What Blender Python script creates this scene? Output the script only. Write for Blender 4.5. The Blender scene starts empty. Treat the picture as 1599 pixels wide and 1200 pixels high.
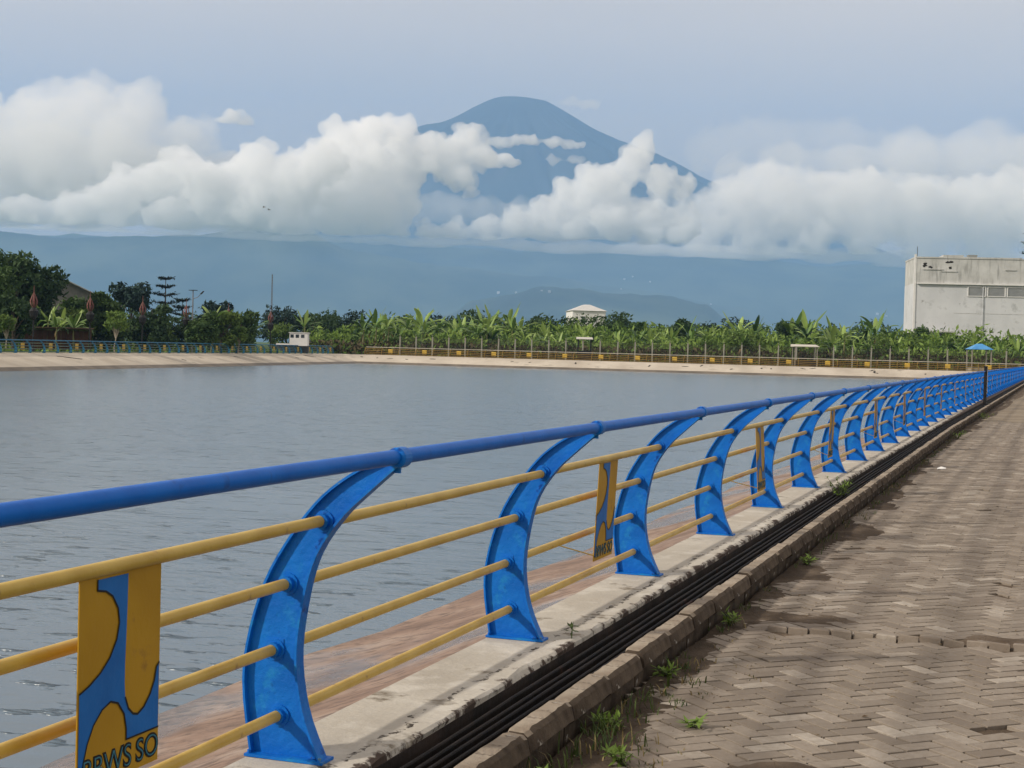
import bpy, bmesh, math, random
import numpy as np
from mathutils import Vector, Matrix, noise
from mathutils.geometry import tessellate_polygon

R = random.Random(7)
rad = math.radians
scene = bpy.context.scene
COL = scene.collection

# ------------------------------------------------------------------ camera
# World frame: the near railing runs along +Y at X = 0, walkway on +X, plinth top is Z = 0.
CX, EYE, YAW, PITCH, ROLL, FPX = 2.5154, 1.5, 0.3333, 0.0234, 0.026, 2400.0
fw = Vector((-math.sin(YAW) * math.cos(PITCH), math.cos(YAW) * math.cos(PITCH), -math.sin(PITCH)))
r0 = Vector((math.cos(YAW), math.sin(YAW), 0))
u0 = r0.cross(fw)
rt = r0 * math.cos(ROLL) + u0 * math.sin(ROLL)
up = u0 * math.cos(ROLL) - r0 * math.sin(ROLL)
cam = bpy.data.cameras.new('camera')
cam.sensor_width = 36.0
cam.lens = 36.0 * FPX / 1599.0
cam.clip_start = 0.1
cam.clip_end = 80000
cam_ob = bpy.data.objects.new('camera', cam)
COL.objects.link(cam_ob)
M = Matrix.Identity(4)
for i, v in enumerate((rt, up, -fw)):
    M[0][i], M[1][i], M[2][i] = v
M[0][3], M[1][3], M[2][3] = CX, 0, EYE
cam_ob.matrix_world = M
scene.camera = cam_ob
CAM = Vector((CX, 0, EYE))

# ------------------------------------------------------------------ sky, sun, exposure
SUN_EL, SUN_REL = 31.0, -112.0          # sun: left of the view axis and a little behind the camera
view_az = -YAW                            # clockwise-from-+Y angle of the view axis
sun_az = view_az + rad(SUN_REL)
sd = Vector((math.sin(sun_az) * math.cos(rad(SUN_EL)), math.cos(sun_az) * math.cos(rad(SUN_EL)), math.sin(rad(SUN_EL))))
sun = bpy.data.lights.new('sun', 'SUN')
sun.energy = 3.5
sun.angle = rad(3.2)
sun.color = (1.0, 0.915, 0.80)
sun_ob = bpy.data.objects.new('sun', sun)
COL.objects.link(sun_ob)
sun_ob.rotation_euler = sd.to_track_quat('Z', 'Y').to_euler()

world = bpy.data.worlds.new('World')
scene.world = world
world.use_nodes = True
wn, wl = world.node_tree.nodes, world.node_tree.links
wn.clear()
sky = wn.new('ShaderNodeTexSky')
sky.sky_type = 'NISHITA'
sky.sun_disc = False
sky.sun_elevation = rad(SUN_EL)
sky.sun_rotation = sun_az
sky.air_density = 1.0
sky.dust_density = 3.0
veil = wn.new('ShaderNodeRGB')
veil.outputs[0].default_value = (8.8, 7.95, 7.25, 1)      # thin high overcast in front of the blue
wtc = wn.new('ShaderNodeTexCoord')
wmap = wn.new('ShaderNodeMapping')
wmap.inputs['Scale'].default_value = (1.4, 1.4, 6.0)
wno = wn.new('ShaderNodeTexNoise')
wno.inputs['Scale'].default_value = 1.6
wno.inputs['Detail'].default_value = 5
wno.inputs['Roughness'].default_value = 0.5
wr = wn.new('ShaderNodeMapRange')
wr.inputs['From Min'].default_value = 0.3
wr.inputs['From Max'].default_value = 0.7
wr.inputs['To Min'].default_value = 0.84
wr.inputs['To Max'].default_value = 1.0
wm = wn.new('ShaderNodeMix')
wm.data_type = 'RGBA'
bg = wn.new('ShaderNodeBackground')
bg.inputs['Strength'].default_value = 0.1
wo = wn.new('ShaderNodeOutputWorld')
wl.new(wtc.outputs['Generated'], wmap.inputs['Vector'])
wl.new(wmap.outputs[0], wno.inputs['Vector'])
wl.new(wno.outputs['Fac'], wr.inputs['Value'])
wl.new(wr.outputs[0], wm.inputs['Factor'])
wl.new(sky.outputs[0], wm.inputs[6])
veil_low = wn.new('ShaderNodeRGB')
veil_low.outputs[0].default_value = (10.4, 8.7, 6.9, 1)
wsep = wn.new('ShaderNodeSeparateXYZ')
wl.new(wtc.outputs['Generated'], wsep.inputs[0])
wz = wn.new('ShaderNodeMapRange')
wz.interpolation_type = 'SMOOTHSTEP'
wz.inputs['From Min'].default_value = 0.02
wz.inputs['From Max'].default_value = 0.30
wl.new(wsep.outputs['Z'], wz.inputs['Value'])
wv = wn.new('ShaderNodeMix')
wv.data_type = 'RGBA'
wl.new(wz.outputs[0], wv.inputs['Factor'])
wl.new(veil_low.outputs[0], wv.inputs[6])
wl.new(veil.outputs[0], wv.inputs[7])
wl.new(wv.outputs[2], wm.inputs[7])
wl.new(wm.outputs[2], bg.inputs['Color'])
wl.new(bg.outputs[0], wo.inputs['Surface'])

vs = scene.view_settings
scene.display_settings.display_device = 'sRGB'
vs.view_transform = 'Standard'
vs.look = 'None'
vs.exposure = -0.06
vs.gamma = 1.0
vs.use_curve_mapping = False
cy = scene.cycles
cy.max_bounces = 30
cy.diffuse_bounces = 3
cy.glossy_bounces = 3
cy.transmission_bounces = 3
cy.volume_bounces = 28
cy.transparent_max_bounces = 12
cy.use_denoising = True
cy.caustics_reflective = False
cy.caustics_refractive = False

HAZE_LOW, HAZE_HIGH, NOTCH, HAZE_END = 575.0, 3650.0, 10500.0, 22900.0   # shallow haze in front of the clouds, deep haze round the volcano behind them

# ------------------------------------------------------------------ helpers
def ray(px, py):
    return fw + rt * ((px - 799.5) / FPX) - up * ((py - 600) / FPX)

def at(px, py, depth):
    return CAM + ray(px, py) * depth

def at_ground(px, depth, z=0.0):
    """ground point under picture column px at a view depth"""
    d = ray(px, 541.5 + 0.026 * (px - 800))
    p = CAM + d * depth
    return Vector((p.x, p.y, z))

def smooth(a, b, x):
    t = min(1, max(0, (x - a) / (b - a)))
    return t * t * (3 - 2 * t)

def bend(y):
    return max(0.0, y - 35) * 0.0085

def fbm(p, s=1.0, o=4, seed=0.0):
    return noise.fractal(Vector((p[0] * s + seed, p[1] * s - seed, p[2] * s + 0.37 * seed)), 0.9, 2.0, o)

class MB:
    """collects faces, builds one mesh object"""
    def __init__(self):
        self.v, self.f, self.m, self.sm = [], [], [], []
    def face(self, pts, mi=0):
        n = len(self.v)
        self.v += [tuple(p) for p in pts]
        self.f.append(tuple(range(n, n + len(pts))))
        self.m.append(mi)
    def raw(self, vs, fs, mi=0):
        n = len(self.v)
        self.v += [tuple(p) for p in vs]
        self.f += [tuple(i + n for i in f) for f in fs]
        self.m += [mi] * len(fs)
    def box(self, lo, hi, mi=0, mat=None):
        x0, y0, z0 = lo; x1, y1, z1 = hi
        vs = [(x0, y0, z0), (x1, y0, z0), (x1, y1, z0), (x0, y1, z0), (x0, y0, z1), (x1, y0, z1), (x1, y1, z1), (x0, y1, z1)]
        if mat is not None:
            vs = [tuple(mat @ Vector(v)) for v in vs]
        self.raw(vs, [(0, 3, 2, 1), (4, 5, 6, 7), (0, 1, 5, 4), (1, 2, 6, 5), (2, 3, 7, 6), (3, 0, 4, 7)], mi)
    def tube(self, pts, radii, n=8, caps=True, mi=0):
        pts = [Vector(p) for p in pts]
        if not hasattr(radii, '__len__'):
            radii = [radii] * len(pts)
        rings = []
        for i, p in enumerate(pts):
            t = (pts[min(i + 1, len(pts) - 1)] - pts[max(i - 1, 0)]).normalized()
            a = t.orthogonal().normalized() if abs(t.z) > 0.9 else Vector((0, 0, 1)).cross(t).normalized()
            b = t.cross(a)
            rings.append([p + (a * math.cos(2 * math.pi * k / n) + b * math.sin(2 * math.pi * k / n)) * radii[i] for k in range(n)])
        vs = [q for r_ in rings for q in r_]
        fs = []
        for i in range(len(pts) - 1):
            for k in range(n):
                k2 = (k + 1) % n
                fs.append((i * n + k, i * n + k2, (i + 1) * n + k2, (i + 1) * n + k))
        if caps:
            fs.append(tuple(range(n - 1, -1, -1)))
            fs.append(tuple((len(pts) - 1) * n + k for k in range(n)))
        self.raw(vs, fs, mi)
    def mesh(self, name, mats, smooth_=False):
        me = bpy.data.meshes.new(name)
        me.from_pydata(self.v, [], self.f)
        for m_ in (mats if isinstance(mats, (list, tuple)) else [mats]):
            me.materials.append(m_)
        if any(self.m):
            me.polygons.foreach_set('material_index', self.m)
        if smooth_:
            me.polygons.foreach_set('use_smooth', [True] * len(me.polygons))
        me.update()
        return me
    def build(self, name, mats, parent=None, smooth_=False, fix=False):
        me = self.mesh(name, mats, smooth_)
        if fix:
            bm = bmesh.new(); bm.from_mesh(me)
            bmesh.ops.remove_doubles(bm, verts=bm.verts, dist=1e-5)
            bmesh.ops.recalc_face_normals(bm, faces=bm.faces)
            bm.to_mesh(me); bm.free()
        return link(name, me, parent)

def link(name, me, parent=None, loc=None, rot=None, scl=None):
    o = bpy.data.objects.new(name, me)
    COL.objects.link(o)
    if parent is not None:
        o.parent = parent
    if loc is not None: o.location = loc
    if rot is not None: o.rotation_euler = rot
    if scl is not None: o.scale = scl
    return o

def tag(o, label=None, cat=None, group=None, kind=None):
    if label: o['label'] = label
    if cat: o['category'] = cat
    if group: o['group'] = group
    if kind: o['kind'] = kind
    return o

def empty(name, loc=(0, 0, 0), rz=0.0):
    o = link(name, None, None, loc, (0, 0, rz))
    o.empty_display_size = 0.2
    return o

def copy_tree(o, parent=None):
    c = o.copy()
    COL.objects.link(c)
    c.parent = parent
    for ch in o.children:
        copy_tree(ch, c)
    return c

ORD = ['first', 'second', 'third', 'fourth', 'fifth', 'sixth', 'seventh', 'eighth', 'ninth', 'tenth', 'eleventh', 'twelfth', 'thirteenth', 'fourteenth', 'fifteenth', 'sixteenth', 'seventeenth', 'eighteenth', 'nineteenth', 'twentieth']
def ordinal(i):
    if i < 20: return ORD[i]
    tens = ['twenty', 'thirty', 'forty', 'fifty', 'sixty', 'seventy'][(i + 1) // 10 - 2]
    k = (i + 1) % 10
    if k == 0: return tens[:-1] + 'ieth'
    return tens + '-' + ORD[k - 1]

# ------------------------------------------------------------------ materials
def nodes_of(m):
    m.use_nodes = True
    return m.node_tree.nodes, m.node_tree.links

def noise_node(N, L, coord, scale, detail=5, rough=0.55, stretch=None):
    t = N.new('ShaderNodeTexNoise')
    t.inputs['Scale'].default_value = scale
    t.inputs['Detail'].default_value = detail
    t.inputs['Roughness'].default_value = rough
    if stretch:
        mp = N.new('ShaderNodeMapping')
        mp.inputs['Scale'].default_value = stretch
        L.new(coord, mp.inputs['Vector'])
        coord = mp.outputs[0]
    L.new(coord, t.inputs['Vector'])
    return t.outputs['Fac']

def ramp(N, L, fac, stops):
    r_ = N.new('ShaderNodeValToRGB')
    e = r_.color_ramp.elements
    while len(e) < len(stops): e.new(0.5)
    for el, (p, c) in zip(e, stops):
        el.position = p
        el.color = (*c, 1) if len(c) == 3 else c
    L.new(fac, r_.inputs['Fac'])
    return r_.outputs['Color']

def mixc(N, L, fac, a, b, mode='MIX'):
    m_ = N.new('ShaderNodeMix')
    m_.data_type = 'RGBA'
    m_.blend_type = mode
    for s, val in ((0, fac), (6, a), (7, b)):
        if hasattr(val, 'links') or isinstance(val, bpy.types.NodeSocket): L.new(val, m_.inputs[s])
        elif isinstance(val, (int, float)): m_.inputs[s].default_value = val
        else: m_.inputs[s].default_value = (*val, 1)
    return m_.outputs[2]

def remap(N, L, val, a, b, c=0.0, d=1.0):
    m_ = N.new('ShaderNodeMapRange')
    m_.inputs['From Min'].default_value = a
    m_.inputs['From Max'].default_value = b
    m_.inputs['To Min'].default_value = c
    m_.inputs['To Max'].default_value = d
    L.new(val, m_.inputs['Value'])
    return m_.outputs[0]

def mat(name, c1, c2=None, scale=3.0, rough=0.75, bump=0.0, bscale=None, spec=0.3, metal=0.0, rand=0.0, coords='Object', translucent=0.0, patches=None, lo=0.35, hi=0.65, stretch=None):
    m = bpy.data.materials.new(name)
    N, L = nodes_of(m)
    b = N['Principled BSDF']
    b.inputs['Roughness'].default_value = rough
    b.inputs['Specular IOR Level'].default_value = spec
    b.inputs['Metallic'].default_value = metal
    tc = N.new('ShaderNodeTexCoord').outputs[coords]
    c2 = c2 or c1
    col = ramp(N, L, noise_node(N, L, tc, scale, stretch=stretch), [(lo, c1), (hi, c2)])
    for (pc, ps, pa, pb) in (patches or []):
        f = remap(N, L, noise_node(N, L, tc, ps, 6, 0.6), pa, pb)
        col = mixc(N, L, f, col, pc)
    if rand:
        oi = N.new('ShaderNodeObjectInfo').outputs['Random']
        v = remap(N, L, oi, 0, 1, 1 - rand, 1 + rand)
        hs = N.new('ShaderNodeHueSaturation')
        L.new(v, hs.inputs['Value']); L.new(col, hs.inputs['Color'])
        col = hs.outputs[0]
    L.new(col, b.inputs['Base Color'])
    if bump:
        bn = N.new('ShaderNodeBump')
        bn.inputs['Strength'].default_value = bump
        bn.inputs['Distance'].default_value = 0.02
        L.new(noise_node(N, L, tc, bscale or scale * 6, 6, 0.65), bn.inputs['Height'])
        L.new(bn.outputs[0], b.inputs['Normal'])
    if translucent:
        tr = N.new('ShaderNodeBsdfTranslucent')
        L.new(col, tr.inputs['Color'])
        mx = N.new('ShaderNodeMixShader')
        mx.inputs[0].default_value = translucent
        L.new(b.outputs[0], mx.inputs[1]); L.new(tr.outputs[0], mx.inputs[2])
        L.new(mx.outputs[0], N['Material Output'].inputs['Surface'])
    return m

BLUE = mat('blue_paint', (0.002, 0.115, 0.47), (0.004, 0.16, 0.58), 5, 0.42, 0.34, 22, 0.22, patches=[((0.015, 0.22, 0.52), 7, 0.55, 0.68), ((0.0, 0.05, 0.26), 16, 0.62, 0.70), ((0.13, 0.22, 0.22), 10, 0.67, 0.72), ((0.13, 0.06, 0.03), 21, 0.71, 0.74)])
TUBE_BLUE = mat('blue_tube_paint', (0.0, 0.105, 0.47), (0.002, 0.135, 0.56), 5, 0.42, 0.08, 30, 0.15, patches=[((0.01, 0.06, 0.26), 6, 0.6, 0.72), ((0.10, 0.16, 0.2), 12, 0.70, 0.74)])
YELLOW = mat('yellow_paint', (0.49, 0.31, 0.045), (0.60, 0.41, 0.085), 4, 0.42, 0.15, 40, 0.4, patches=[((0.30, 0.17, 0.05), 11, 0.62, 0.72), ((0.16, 0.08, 0.03), 26, 0.69, 0.73)])
PLATE_Y = mat('panel_yellow_paint', (0.40, 0.215, 0.008), (0.46, 0.255, 0.012), 3, 0.5, 0.1, 30, 0.3, patches=[((0.22, 0.10, 0.03), 5, 0.66, 0.78)])
PLATE_B = mat('panel_blue_paint', (0.004, 0.11, 0.40), (0.01, 0.15, 0.5), 5, 0.5, 0.1, 30, 0.3)
TEAL = mat('lettering_teal_paint', (0.03, 0.15, 0.22), (0.05, 0.2, 0.28), 8, 0.5)
BLACK = mat('black_paint', (0.008, 0.008, 0.01), (0.016, 0.015, 0.015), 8, 0.5)
PIPE = mat('black_grate_steel', (0.005, 0.004, 0.004), (0.016, 0.011, 0.009), 6, 0.65, 0.3, 60, 0.15, patches=[((0.07, 0.028, 0.018), 3, 0.60, 0.72)])
GRIME_SHADE = mat('kerb_face_grime_shade', (0.055, 0.042, 0.032), (0.12, 0.092, 0.068), 9, 0.95, 0.6, 40, 0.1, rand=0.12, patches=[((0.36, 0.33, 0.29), 7, 0.66, 0.70)])  # kerb face dirt, with the shade of that side put into the brown
SOIL = mat('soil', (0.105, 0.079, 0.058), (0.185, 0.143, 0.106), 2.2, 0.95, 0.9, 40, 0.1, patches=[((0.085, 0.062, 0.045), 3.5, 0.52, 0.7)])
KERB = mat('kerb_concrete', (0.25, 0.20, 0.15), (0.39, 0.33, 0.26), 5, 0.9, 0.8, 40, 0.2, rand=0.12, patches=[((0.09, 0.066, 0.048), 11, 0.56, 0.68), ((0.42, 0.39, 0.35), 14, 0.68, 0.73)])

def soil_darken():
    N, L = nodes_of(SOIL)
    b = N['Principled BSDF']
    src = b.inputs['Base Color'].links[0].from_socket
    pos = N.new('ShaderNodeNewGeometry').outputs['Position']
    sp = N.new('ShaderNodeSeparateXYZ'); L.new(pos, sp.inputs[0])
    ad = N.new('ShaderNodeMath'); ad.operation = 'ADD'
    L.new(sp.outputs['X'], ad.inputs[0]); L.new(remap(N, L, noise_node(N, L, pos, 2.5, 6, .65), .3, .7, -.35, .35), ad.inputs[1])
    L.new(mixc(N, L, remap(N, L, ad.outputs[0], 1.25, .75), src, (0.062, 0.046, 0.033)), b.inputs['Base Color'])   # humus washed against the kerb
soil_darken()

def concrete_plinth():
    m = bpy.data.materials.new('plinth_concrete')
    N, L = nodes_of(m)
    b = N['Principled BSDF']
    b.inputs['Roughness'].default_value = 0.88
    b.inputs['Specular IOR Level'].default_value = 0.2
    tc = N.new('ShaderNodeTexCoord').outputs['Object']
    col = ramp(N, L, noise_node(N, L, tc, 1.3, 6), [(0.3, (0.40, 0.365, 0.31)), (0.7, (0.56, 0.525, 0.46))])
    fine = noise_node(N, L, tc, 60, 4)
    col = mixc(N, L, remap(N, L, fine, 0.35, 0.7, 0, 0.35), col, (0.33, 0.30, 0.26))
    crumb = noise_node(N, L, tc, 2.6, 7, 0.62)
    col = mixc(N, L, remap(N, L, crumb, 0.60, 0.66), col, (0.19, 0.16, 0.12))
    sepm = N.new('ShaderNodeSeparateXYZ'); L.new(tc, sepm.inputs[0])
    wob = N.new('ShaderNodeMath'); wob.operation = 'ADD'
    L.new(sepm.outputs['X'], wob.inputs[0]); L.new(remap(N, L, noise_node(N, L, tc, 2.2, 5, .65), .3, .7, -.05, .05), wob.inputs[1])
    cmp_ = N.new('ShaderNodeMath'); cmp_.operation = 'COMPARE'; cmp_.inputs[1].default_value = 0.165; cmp_.inputs[2].default_value = 0.014
    L.new(wob.outputs[0], cmp_.inputs[0])
    sm_ = N.new('ShaderNodeMath'); sm_.operation = 'MULTIPLY'
    L.new(cmp_.outputs[0], sm_.inputs[0]); L.new(remap(N, L, noise_node(N, L, tc, 16, 6, .7), .48, .56), sm_.inputs[1])
    col = mixc(N, L, sm_.outputs[0], col, (0.06, 0.05, 0.04))
    white = noise_node(N, L, tc, 3.4, 6, .6)
    col = mixc(N, L, remap(N, L, white, .52, .62, 0, .55), col, (0.62, 0.59, 0.53))
    # crumbled drain-side edge
    sep = N.new('ShaderNodeSeparateXYZ'); L.new(tc, sep.inputs[0])
    add = N.new('ShaderNodeMath'); add.operation = 'ADD'
    L.new(sep.outputs['X'], add.inputs[0])
    L.new(remap(N, L, noise_node(N, L, tc, 5.5, 7, 0.7), 0.3, 0.7, -0.08, 0.08), add.inputs[1])
    col = mixc(N, L, remap(N, L, add.outputs[0], 0.255, 0.280), col, (0.07, 0.05, 0.04))
    L.new(col, b.inputs['Base Color'])
    bn = N.new('ShaderNodeBump'); bn.inputs['Strength'].default_value = 0.5; bn.inputs['Distance'].default_value = 0.02
    L.new(noise_node(N, L, tc, 14, 8, 0.7), bn.inputs['Height'])
    L.new(bn.outputs[0], b.inputs['Normal'])
    return m
PLINTH = concrete_plinth()

def bank_near_mat():
    m = bpy.data.materials.new('wet_bank_concrete')
    N, L = nodes_of(m)
    b = N['Principled BSDF']
    tc = N.new('ShaderNodeTexCoord').outputs['Object']
    n1 = noise_node(N, L, tc, 1.1, 7, 0.6)
    col = ramp(N, L, n1, [(0.3, (0.16, 0.10, 0.07)), (0.5, (0.25, 0.165, 0.12)), (0.68, (0.36, 0.27, 0.21))])
    n2 = noise_node(N, L, tc, 7, 7, 0.65)
    col = mixc(N, L, remap(N, L, n2, 0.48, 0.62, 0, 0.85), col, (0.115, 0.075, 0.055))
    L.new(col, b.inputs['Base Color'])
    wet = noise_node(N, L, tc, 0.35, 3, 0.5, (1.6, 1, 1))
    L.new(remap(N, L, wet, 0.48, 0.60, 0.75, 0.12), b.inputs['Roughness'])
    b.inputs['Specular IOR Level'].default_value = 0.5
    bn = N.new('ShaderNodeBump'); bn.inputs['Strength'].default_value = 0.35; bn.inputs['Distance'].default_value = 0.03
    L.new(n2, bn.inputs['Height'])
    L.new(bn.outputs[0], b.inputs['Normal'])
    return m
BANK_NEAR = bank_near_mat()
BANK_FAR = mat('bank_concrete', (0.40, 0.35, 0.285), (0.54, 0.485, 0.40), 0.25, 0.9, 0.2, 3, 0.2, patches=[((0.28, 0.24, 0.19), 0.5, 0.58, 0.72), ((0.25, 0.21, 0.165), 2.0, 0.66, 0.74)])
BANK_WET = mat('bank_wet_concrete', (0.10, 0.082, 0.062), (0.17, 0.14, 0.105), 0.6, 0.6, 0.2, 3, 0.3)
CREVICE = mat('crevice_dark', (0.02, 0.018, 0.015), (0.04, 0.035, 0.03), 3, 0.95)

def paver_mat(name):
    m = bpy.data.materials.new(name)
    N, L = nodes_of(m)
    b = N['Principled BSDF']
    b.inputs['Roughness'].default_value = 0.88
    b.inputs['Specular IOR Level'].default_value = 0.2
    geo = N.new('ShaderNodeNewGeometry')
    pos = geo.outputs['Position']
    rnd = N.new('ShaderNodeMath'); rnd.operation = 'FRACT'
    oi = N.new('ShaderNodeObjectInfo').outputs['Random']
    ad = N.new('ShaderNodeMath'); ad.operation = 'ADD'
    L.new(geo.outputs['Random Per Island'], ad.inputs[0]); L.new(oi, ad.inputs[1])
    L.new(ad.outputs[0], rnd.inputs[0])
    col = ramp(N, L, rnd.outputs[0], [(0.0, (0.195, 0.163, 0.132)), (0.5, (0.255, 0.217, 0.178)), (0.85, (0.295, 0.252, 0.208)), (1.0, (0.41, 0.365, 0.31))])
    col = mixc(N, L, remap(N, L, noise_node(N, L, pos, 30, 5), 0.35, 0.7, 0, 0.4), col, (0.16, 0.125, 0.09))
    dirt = noise_node(N, L, pos, 0.9, 6, 0.6)
    col = mixc(N, L, remap(N, L, dirt, 0.5, 0.68, 0, 0.6), col, (0.185, 0.148, 0.118))
    dark = noise_node(N, L, pos, 0.8, 4, 0.5, (2.0, 0.22, 1))       # soft streaks along the path; railing shadow bands put into the colour
    col = mixc(N, L, remap(N, L, dark, 0.58, 0.76, 0, 0.3), col, (0.085, 0.068, 0.058))
    L.new(col, b.inputs['Base Color'])
    bn = N.new('ShaderNodeBump'); bn.inputs['Strength'].default_value = 0.4; bn.inputs['Distance'].default_value = 0.01
    L.new(noise_node(N, L, pos, 45, 6, 0.7), bn.inputs['Height'])
    L.new(bn.outputs[0], b.inputs['Normal'])
    return m
PAVER = paver_mat('paver_concrete')

def water_mat():
    m = bpy.data.materials.new('reservoir_water')
    N, L = nodes_of(m)
    b = N['Principled BSDF']
    b.inputs['Base Color'].default_value = (0.115, 0.158, 0.20, 1)
    b.inputs['Roughness'].default_value = 0.22
    b.inputs['IOR'].default_value = 1.333
    b.inputs['Specular IOR Level'].default_value = 0.5
    pos = N.new('ShaderNodeNewGeometry').outputs['Position']
    rot = N.new('ShaderNodeMapping'); rot.inputs['Rotation'].default_value = (0, 0, -YAW + 0.25)
    L.new(pos, rot.inputs['Vector'])
    c = rot.outputs[0]
    a = noise_node(N, L, c, 1.0, 3, 0.5, (0.9, 2.0, 1))
    d = noise_node(N, L, c, 1.0, 2, 0.5, (3.2, 6.5, 1))
    e = noise_node(N, L, c, 1.0, 2, 0.5, (0.08, 0.2, 1))
    sp = noise_node(N, L, c, 1.0, 3, 0.6, (1.5, 4.2, 1))
    sp = remap(N, L, sp, 0.60, 0.74, 0, 1.0)              # sparse sharper wavelets
    s0 = N.new('ShaderNodeMath'); s0.operation = 'MULTIPLY_ADD'
    L.new(d, s0.inputs[0]); s0.inputs[1].default_value = 0.12; L.new(sp, s0.inputs[2])
    s1 = N.new('ShaderNodeMath'); s1.operation = 'MULTIPLY_ADD'
    L.new(a, s1.inputs[0]); s1.inputs[1].default_value = 0.30; L.new(s0.outputs[0], s1.inputs[2])
    s2 = N.new('ShaderNodeMath'); s2.operation = 'MULTIPLY'
    L.new(s1.outputs[0], s2.inputs[0]); L.new(remap(N, L, e, 0.35, 0.65, 0.35, 1.25), s2.inputs[1])
    bn = N.new('ShaderNodeBump'); bn.inputs['Strength'].default_value = 1.0; bn.inputs['Distance'].default_value = 0.10
    L.new(s2.outputs[0], bn.inputs['Height'])
    L.new(bn.outputs[0], b.inputs['Normal'])
    return m
WATER = water_mat()
GRASS = mat('grass_ground', (0.05, 0.085, 0.018), (0.085, 0.13, 0.03), 0.15, 0.95, 0.3, 2, 0.1, patches=[((0.12, 0.095, 0.05), 0.06, 0.58, 0.7)])
LEAF = {
    'weed': mat('weed_leaf', (0.11, 0.19, 0.03), (0.21, 0.30, 0.055), 0.35, 0.7, rand=0.1, translucent=0.25),
    'dark': mat('dark_leaf', (0.022, 0.052, 0.018), (0.06, 0.105, 0.032), 0.6, 0.75, rand=0.1, translucent=0.15),
    'mid': mat('mid_leaf', (0.035, 0.075, 0.018), (0.08, 0.135, 0.03), 0.5, 0.7, rand=0.2, translucent=0.2),
    'light': mat('light_leaf', (0.075, 0.135, 0.025), (0.15, 0.22, 0.045), 0.5, 0.7, rand=0.15, translucent=0.25),
    'blue': mat('conifer_leaf', (0.010, 0.026, 0.020), (0.02, 0.045, 0.032), 0.6, 0.8, rand=0.1),
    'blade': mat('grass_blade', (0.035, 0.062, 0.014), (0.085, 0.115, 0.028), 6, 0.7, rand=0.1, translucent=0.2),
    'brown': mat('brown_leaf', (0.05, 0.04, 0.018), (0.09, 0.07, 0.03), 0.5, 0.8),
    'dry': mat('dry_grass_blade', (0.16, 0.12, 0.05), (0.26, 0.2, 0.09), 6, 0.8),
}
BANANA = [mat('banana_leaf_bright', (0.20, 0.32, 0.06), (0.34, 0.45, 0.12), 0.6, 0.45, spec=0.5, rand=0.25, translucent=0.3),
          mat('banana_leaf_mid', (0.085, 0.17, 0.03), (0.15, 0.25, 0.05), 0.6, 0.45, spec=0.5, rand=0.25, translucent=0.25),
          mat('banana_leaf_deep', (0.025, 0.065, 0.015), (0.05, 0.10, 0.022), 0.6, 0.5, spec=0.4, rand=0.25, translucent=0.2)]
STEM = mat('banana_stem', (0.13, 0.14, 0.05), (0.20, 0.19, 0.09), 1.5, 0.7)
BARK = mat('bark', (0.05, 0.038, 0.027), (0.10, 0.08, 0.06), 2, 0.95)
BARK_PALE = mat('pale_bark', (0.25, 0.22, 0.17), (0.36, 0.32, 0.25), 2, 0.95)
WHITE_WALL = mat('white_plaster', (0.66, 0.65, 0.63), (0.75, 0.74, 0.72), 0.8, 0.85)

# ------------------------------------------------------------------ terrain, water, banks
PAVE_Z = -0.18
WZ = -1.2
A = Vector((-0.19, -60, 0)); B = Vector((1.6, 206.5, 0)); C = Vector((-93.0, 199.5, 0)); D = Vector((-48, -60, 0))
GL = 12500.0      # ground sheet half width; reaches out to the mountain's foot
def ground():
    mb = MB()
    gz = -0.27
    inner = [A + Vector((0.02, 0, 0)), B, C, D]
    outer = [Vector((GL, -2500, 0)), Vector((GL, 22500, 0)), Vector((-GL, 22500, 0)), Vector((-GL, -2500, 0))]
    for i in range(4):
        j = (i + 1) % 4
        n = 10
        for k in range(n):
            for q in range(4):
                t0, t1 = k / n, (k + 1) / n
                s0, s1 = (q / 4) ** 4, ((q + 1) / 4) ** 4
                def pt(t, s):
                    a = inner[i].lerp(inner[j], t); b = outer[i].lerp(outer[j], t)
                    p = a.lerp(b, s); return (p.x, p.y, gz)
                mb.face([pt(t0, s0), pt(t0, s1), pt(t1, s1), pt(t1, s0)])
    o = mb.build('ground', GRASS, fix=True)
    tag(o, 'flat green land around the reservoir', kind='structure')
ground()

def water():
    mb = MB()
    mb.face([(-0.1, -62, WZ), (2.5, 208, WZ), (-96, 203, WZ), (-50, -62, WZ)])
    tag(mb.build('water', WATER), 'rippled grey-blue reservoir water', kind='structure')
    mb = MB()
    mb.face([(-0.1, -62, -2.9), (2.5, 208, -2.9), (-96, 203, -2.9), (-50, -62, -2.9)])
    tag(mb.build('reservoir_bed', BANK_WET), 'muddy bed of the reservoir', kind='structure')
water()

def near_bank():
    mb = MB()
    ys = [-60 + i * 2 for i in range(134)]
    prof = [(-0.19, -0.30), (-0.34, -0.33), (-0.9, -0.47), (-1.9, -0.83), (-2.9, -1.10), (-3.6, -1.26), (-5.2, -2.0), (-7.2, -2.95)]
    vs, fs = [], []
    for y in ys:
        for k, (x, z) in enumerate(prof):
            j = 0 if k == 0 else 0.09 * fbm((x * 3, y * 0.6, 0), 0.8, 3)
            vs.append((x + bend(y) + j, y, z + (0 if k == 0 else 0.035 * fbm((x, y * 0.8, 5), 1.1, 3))))
    n = len(prof)
    for i in range(len(ys) - 1):
        for k in range(n - 1):
            fs.append((i * n + k, (i + 1) * n + k, (i + 1) * n + k + 1, i * n + k + 1))
    mb.raw(vs, fs)
    o = mb.build('bank', BANK_NEAR, smooth_=True)
    tag(o, 'sloping brown wet concrete bank below the near railing', kind='structure')
near_bank()

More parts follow.
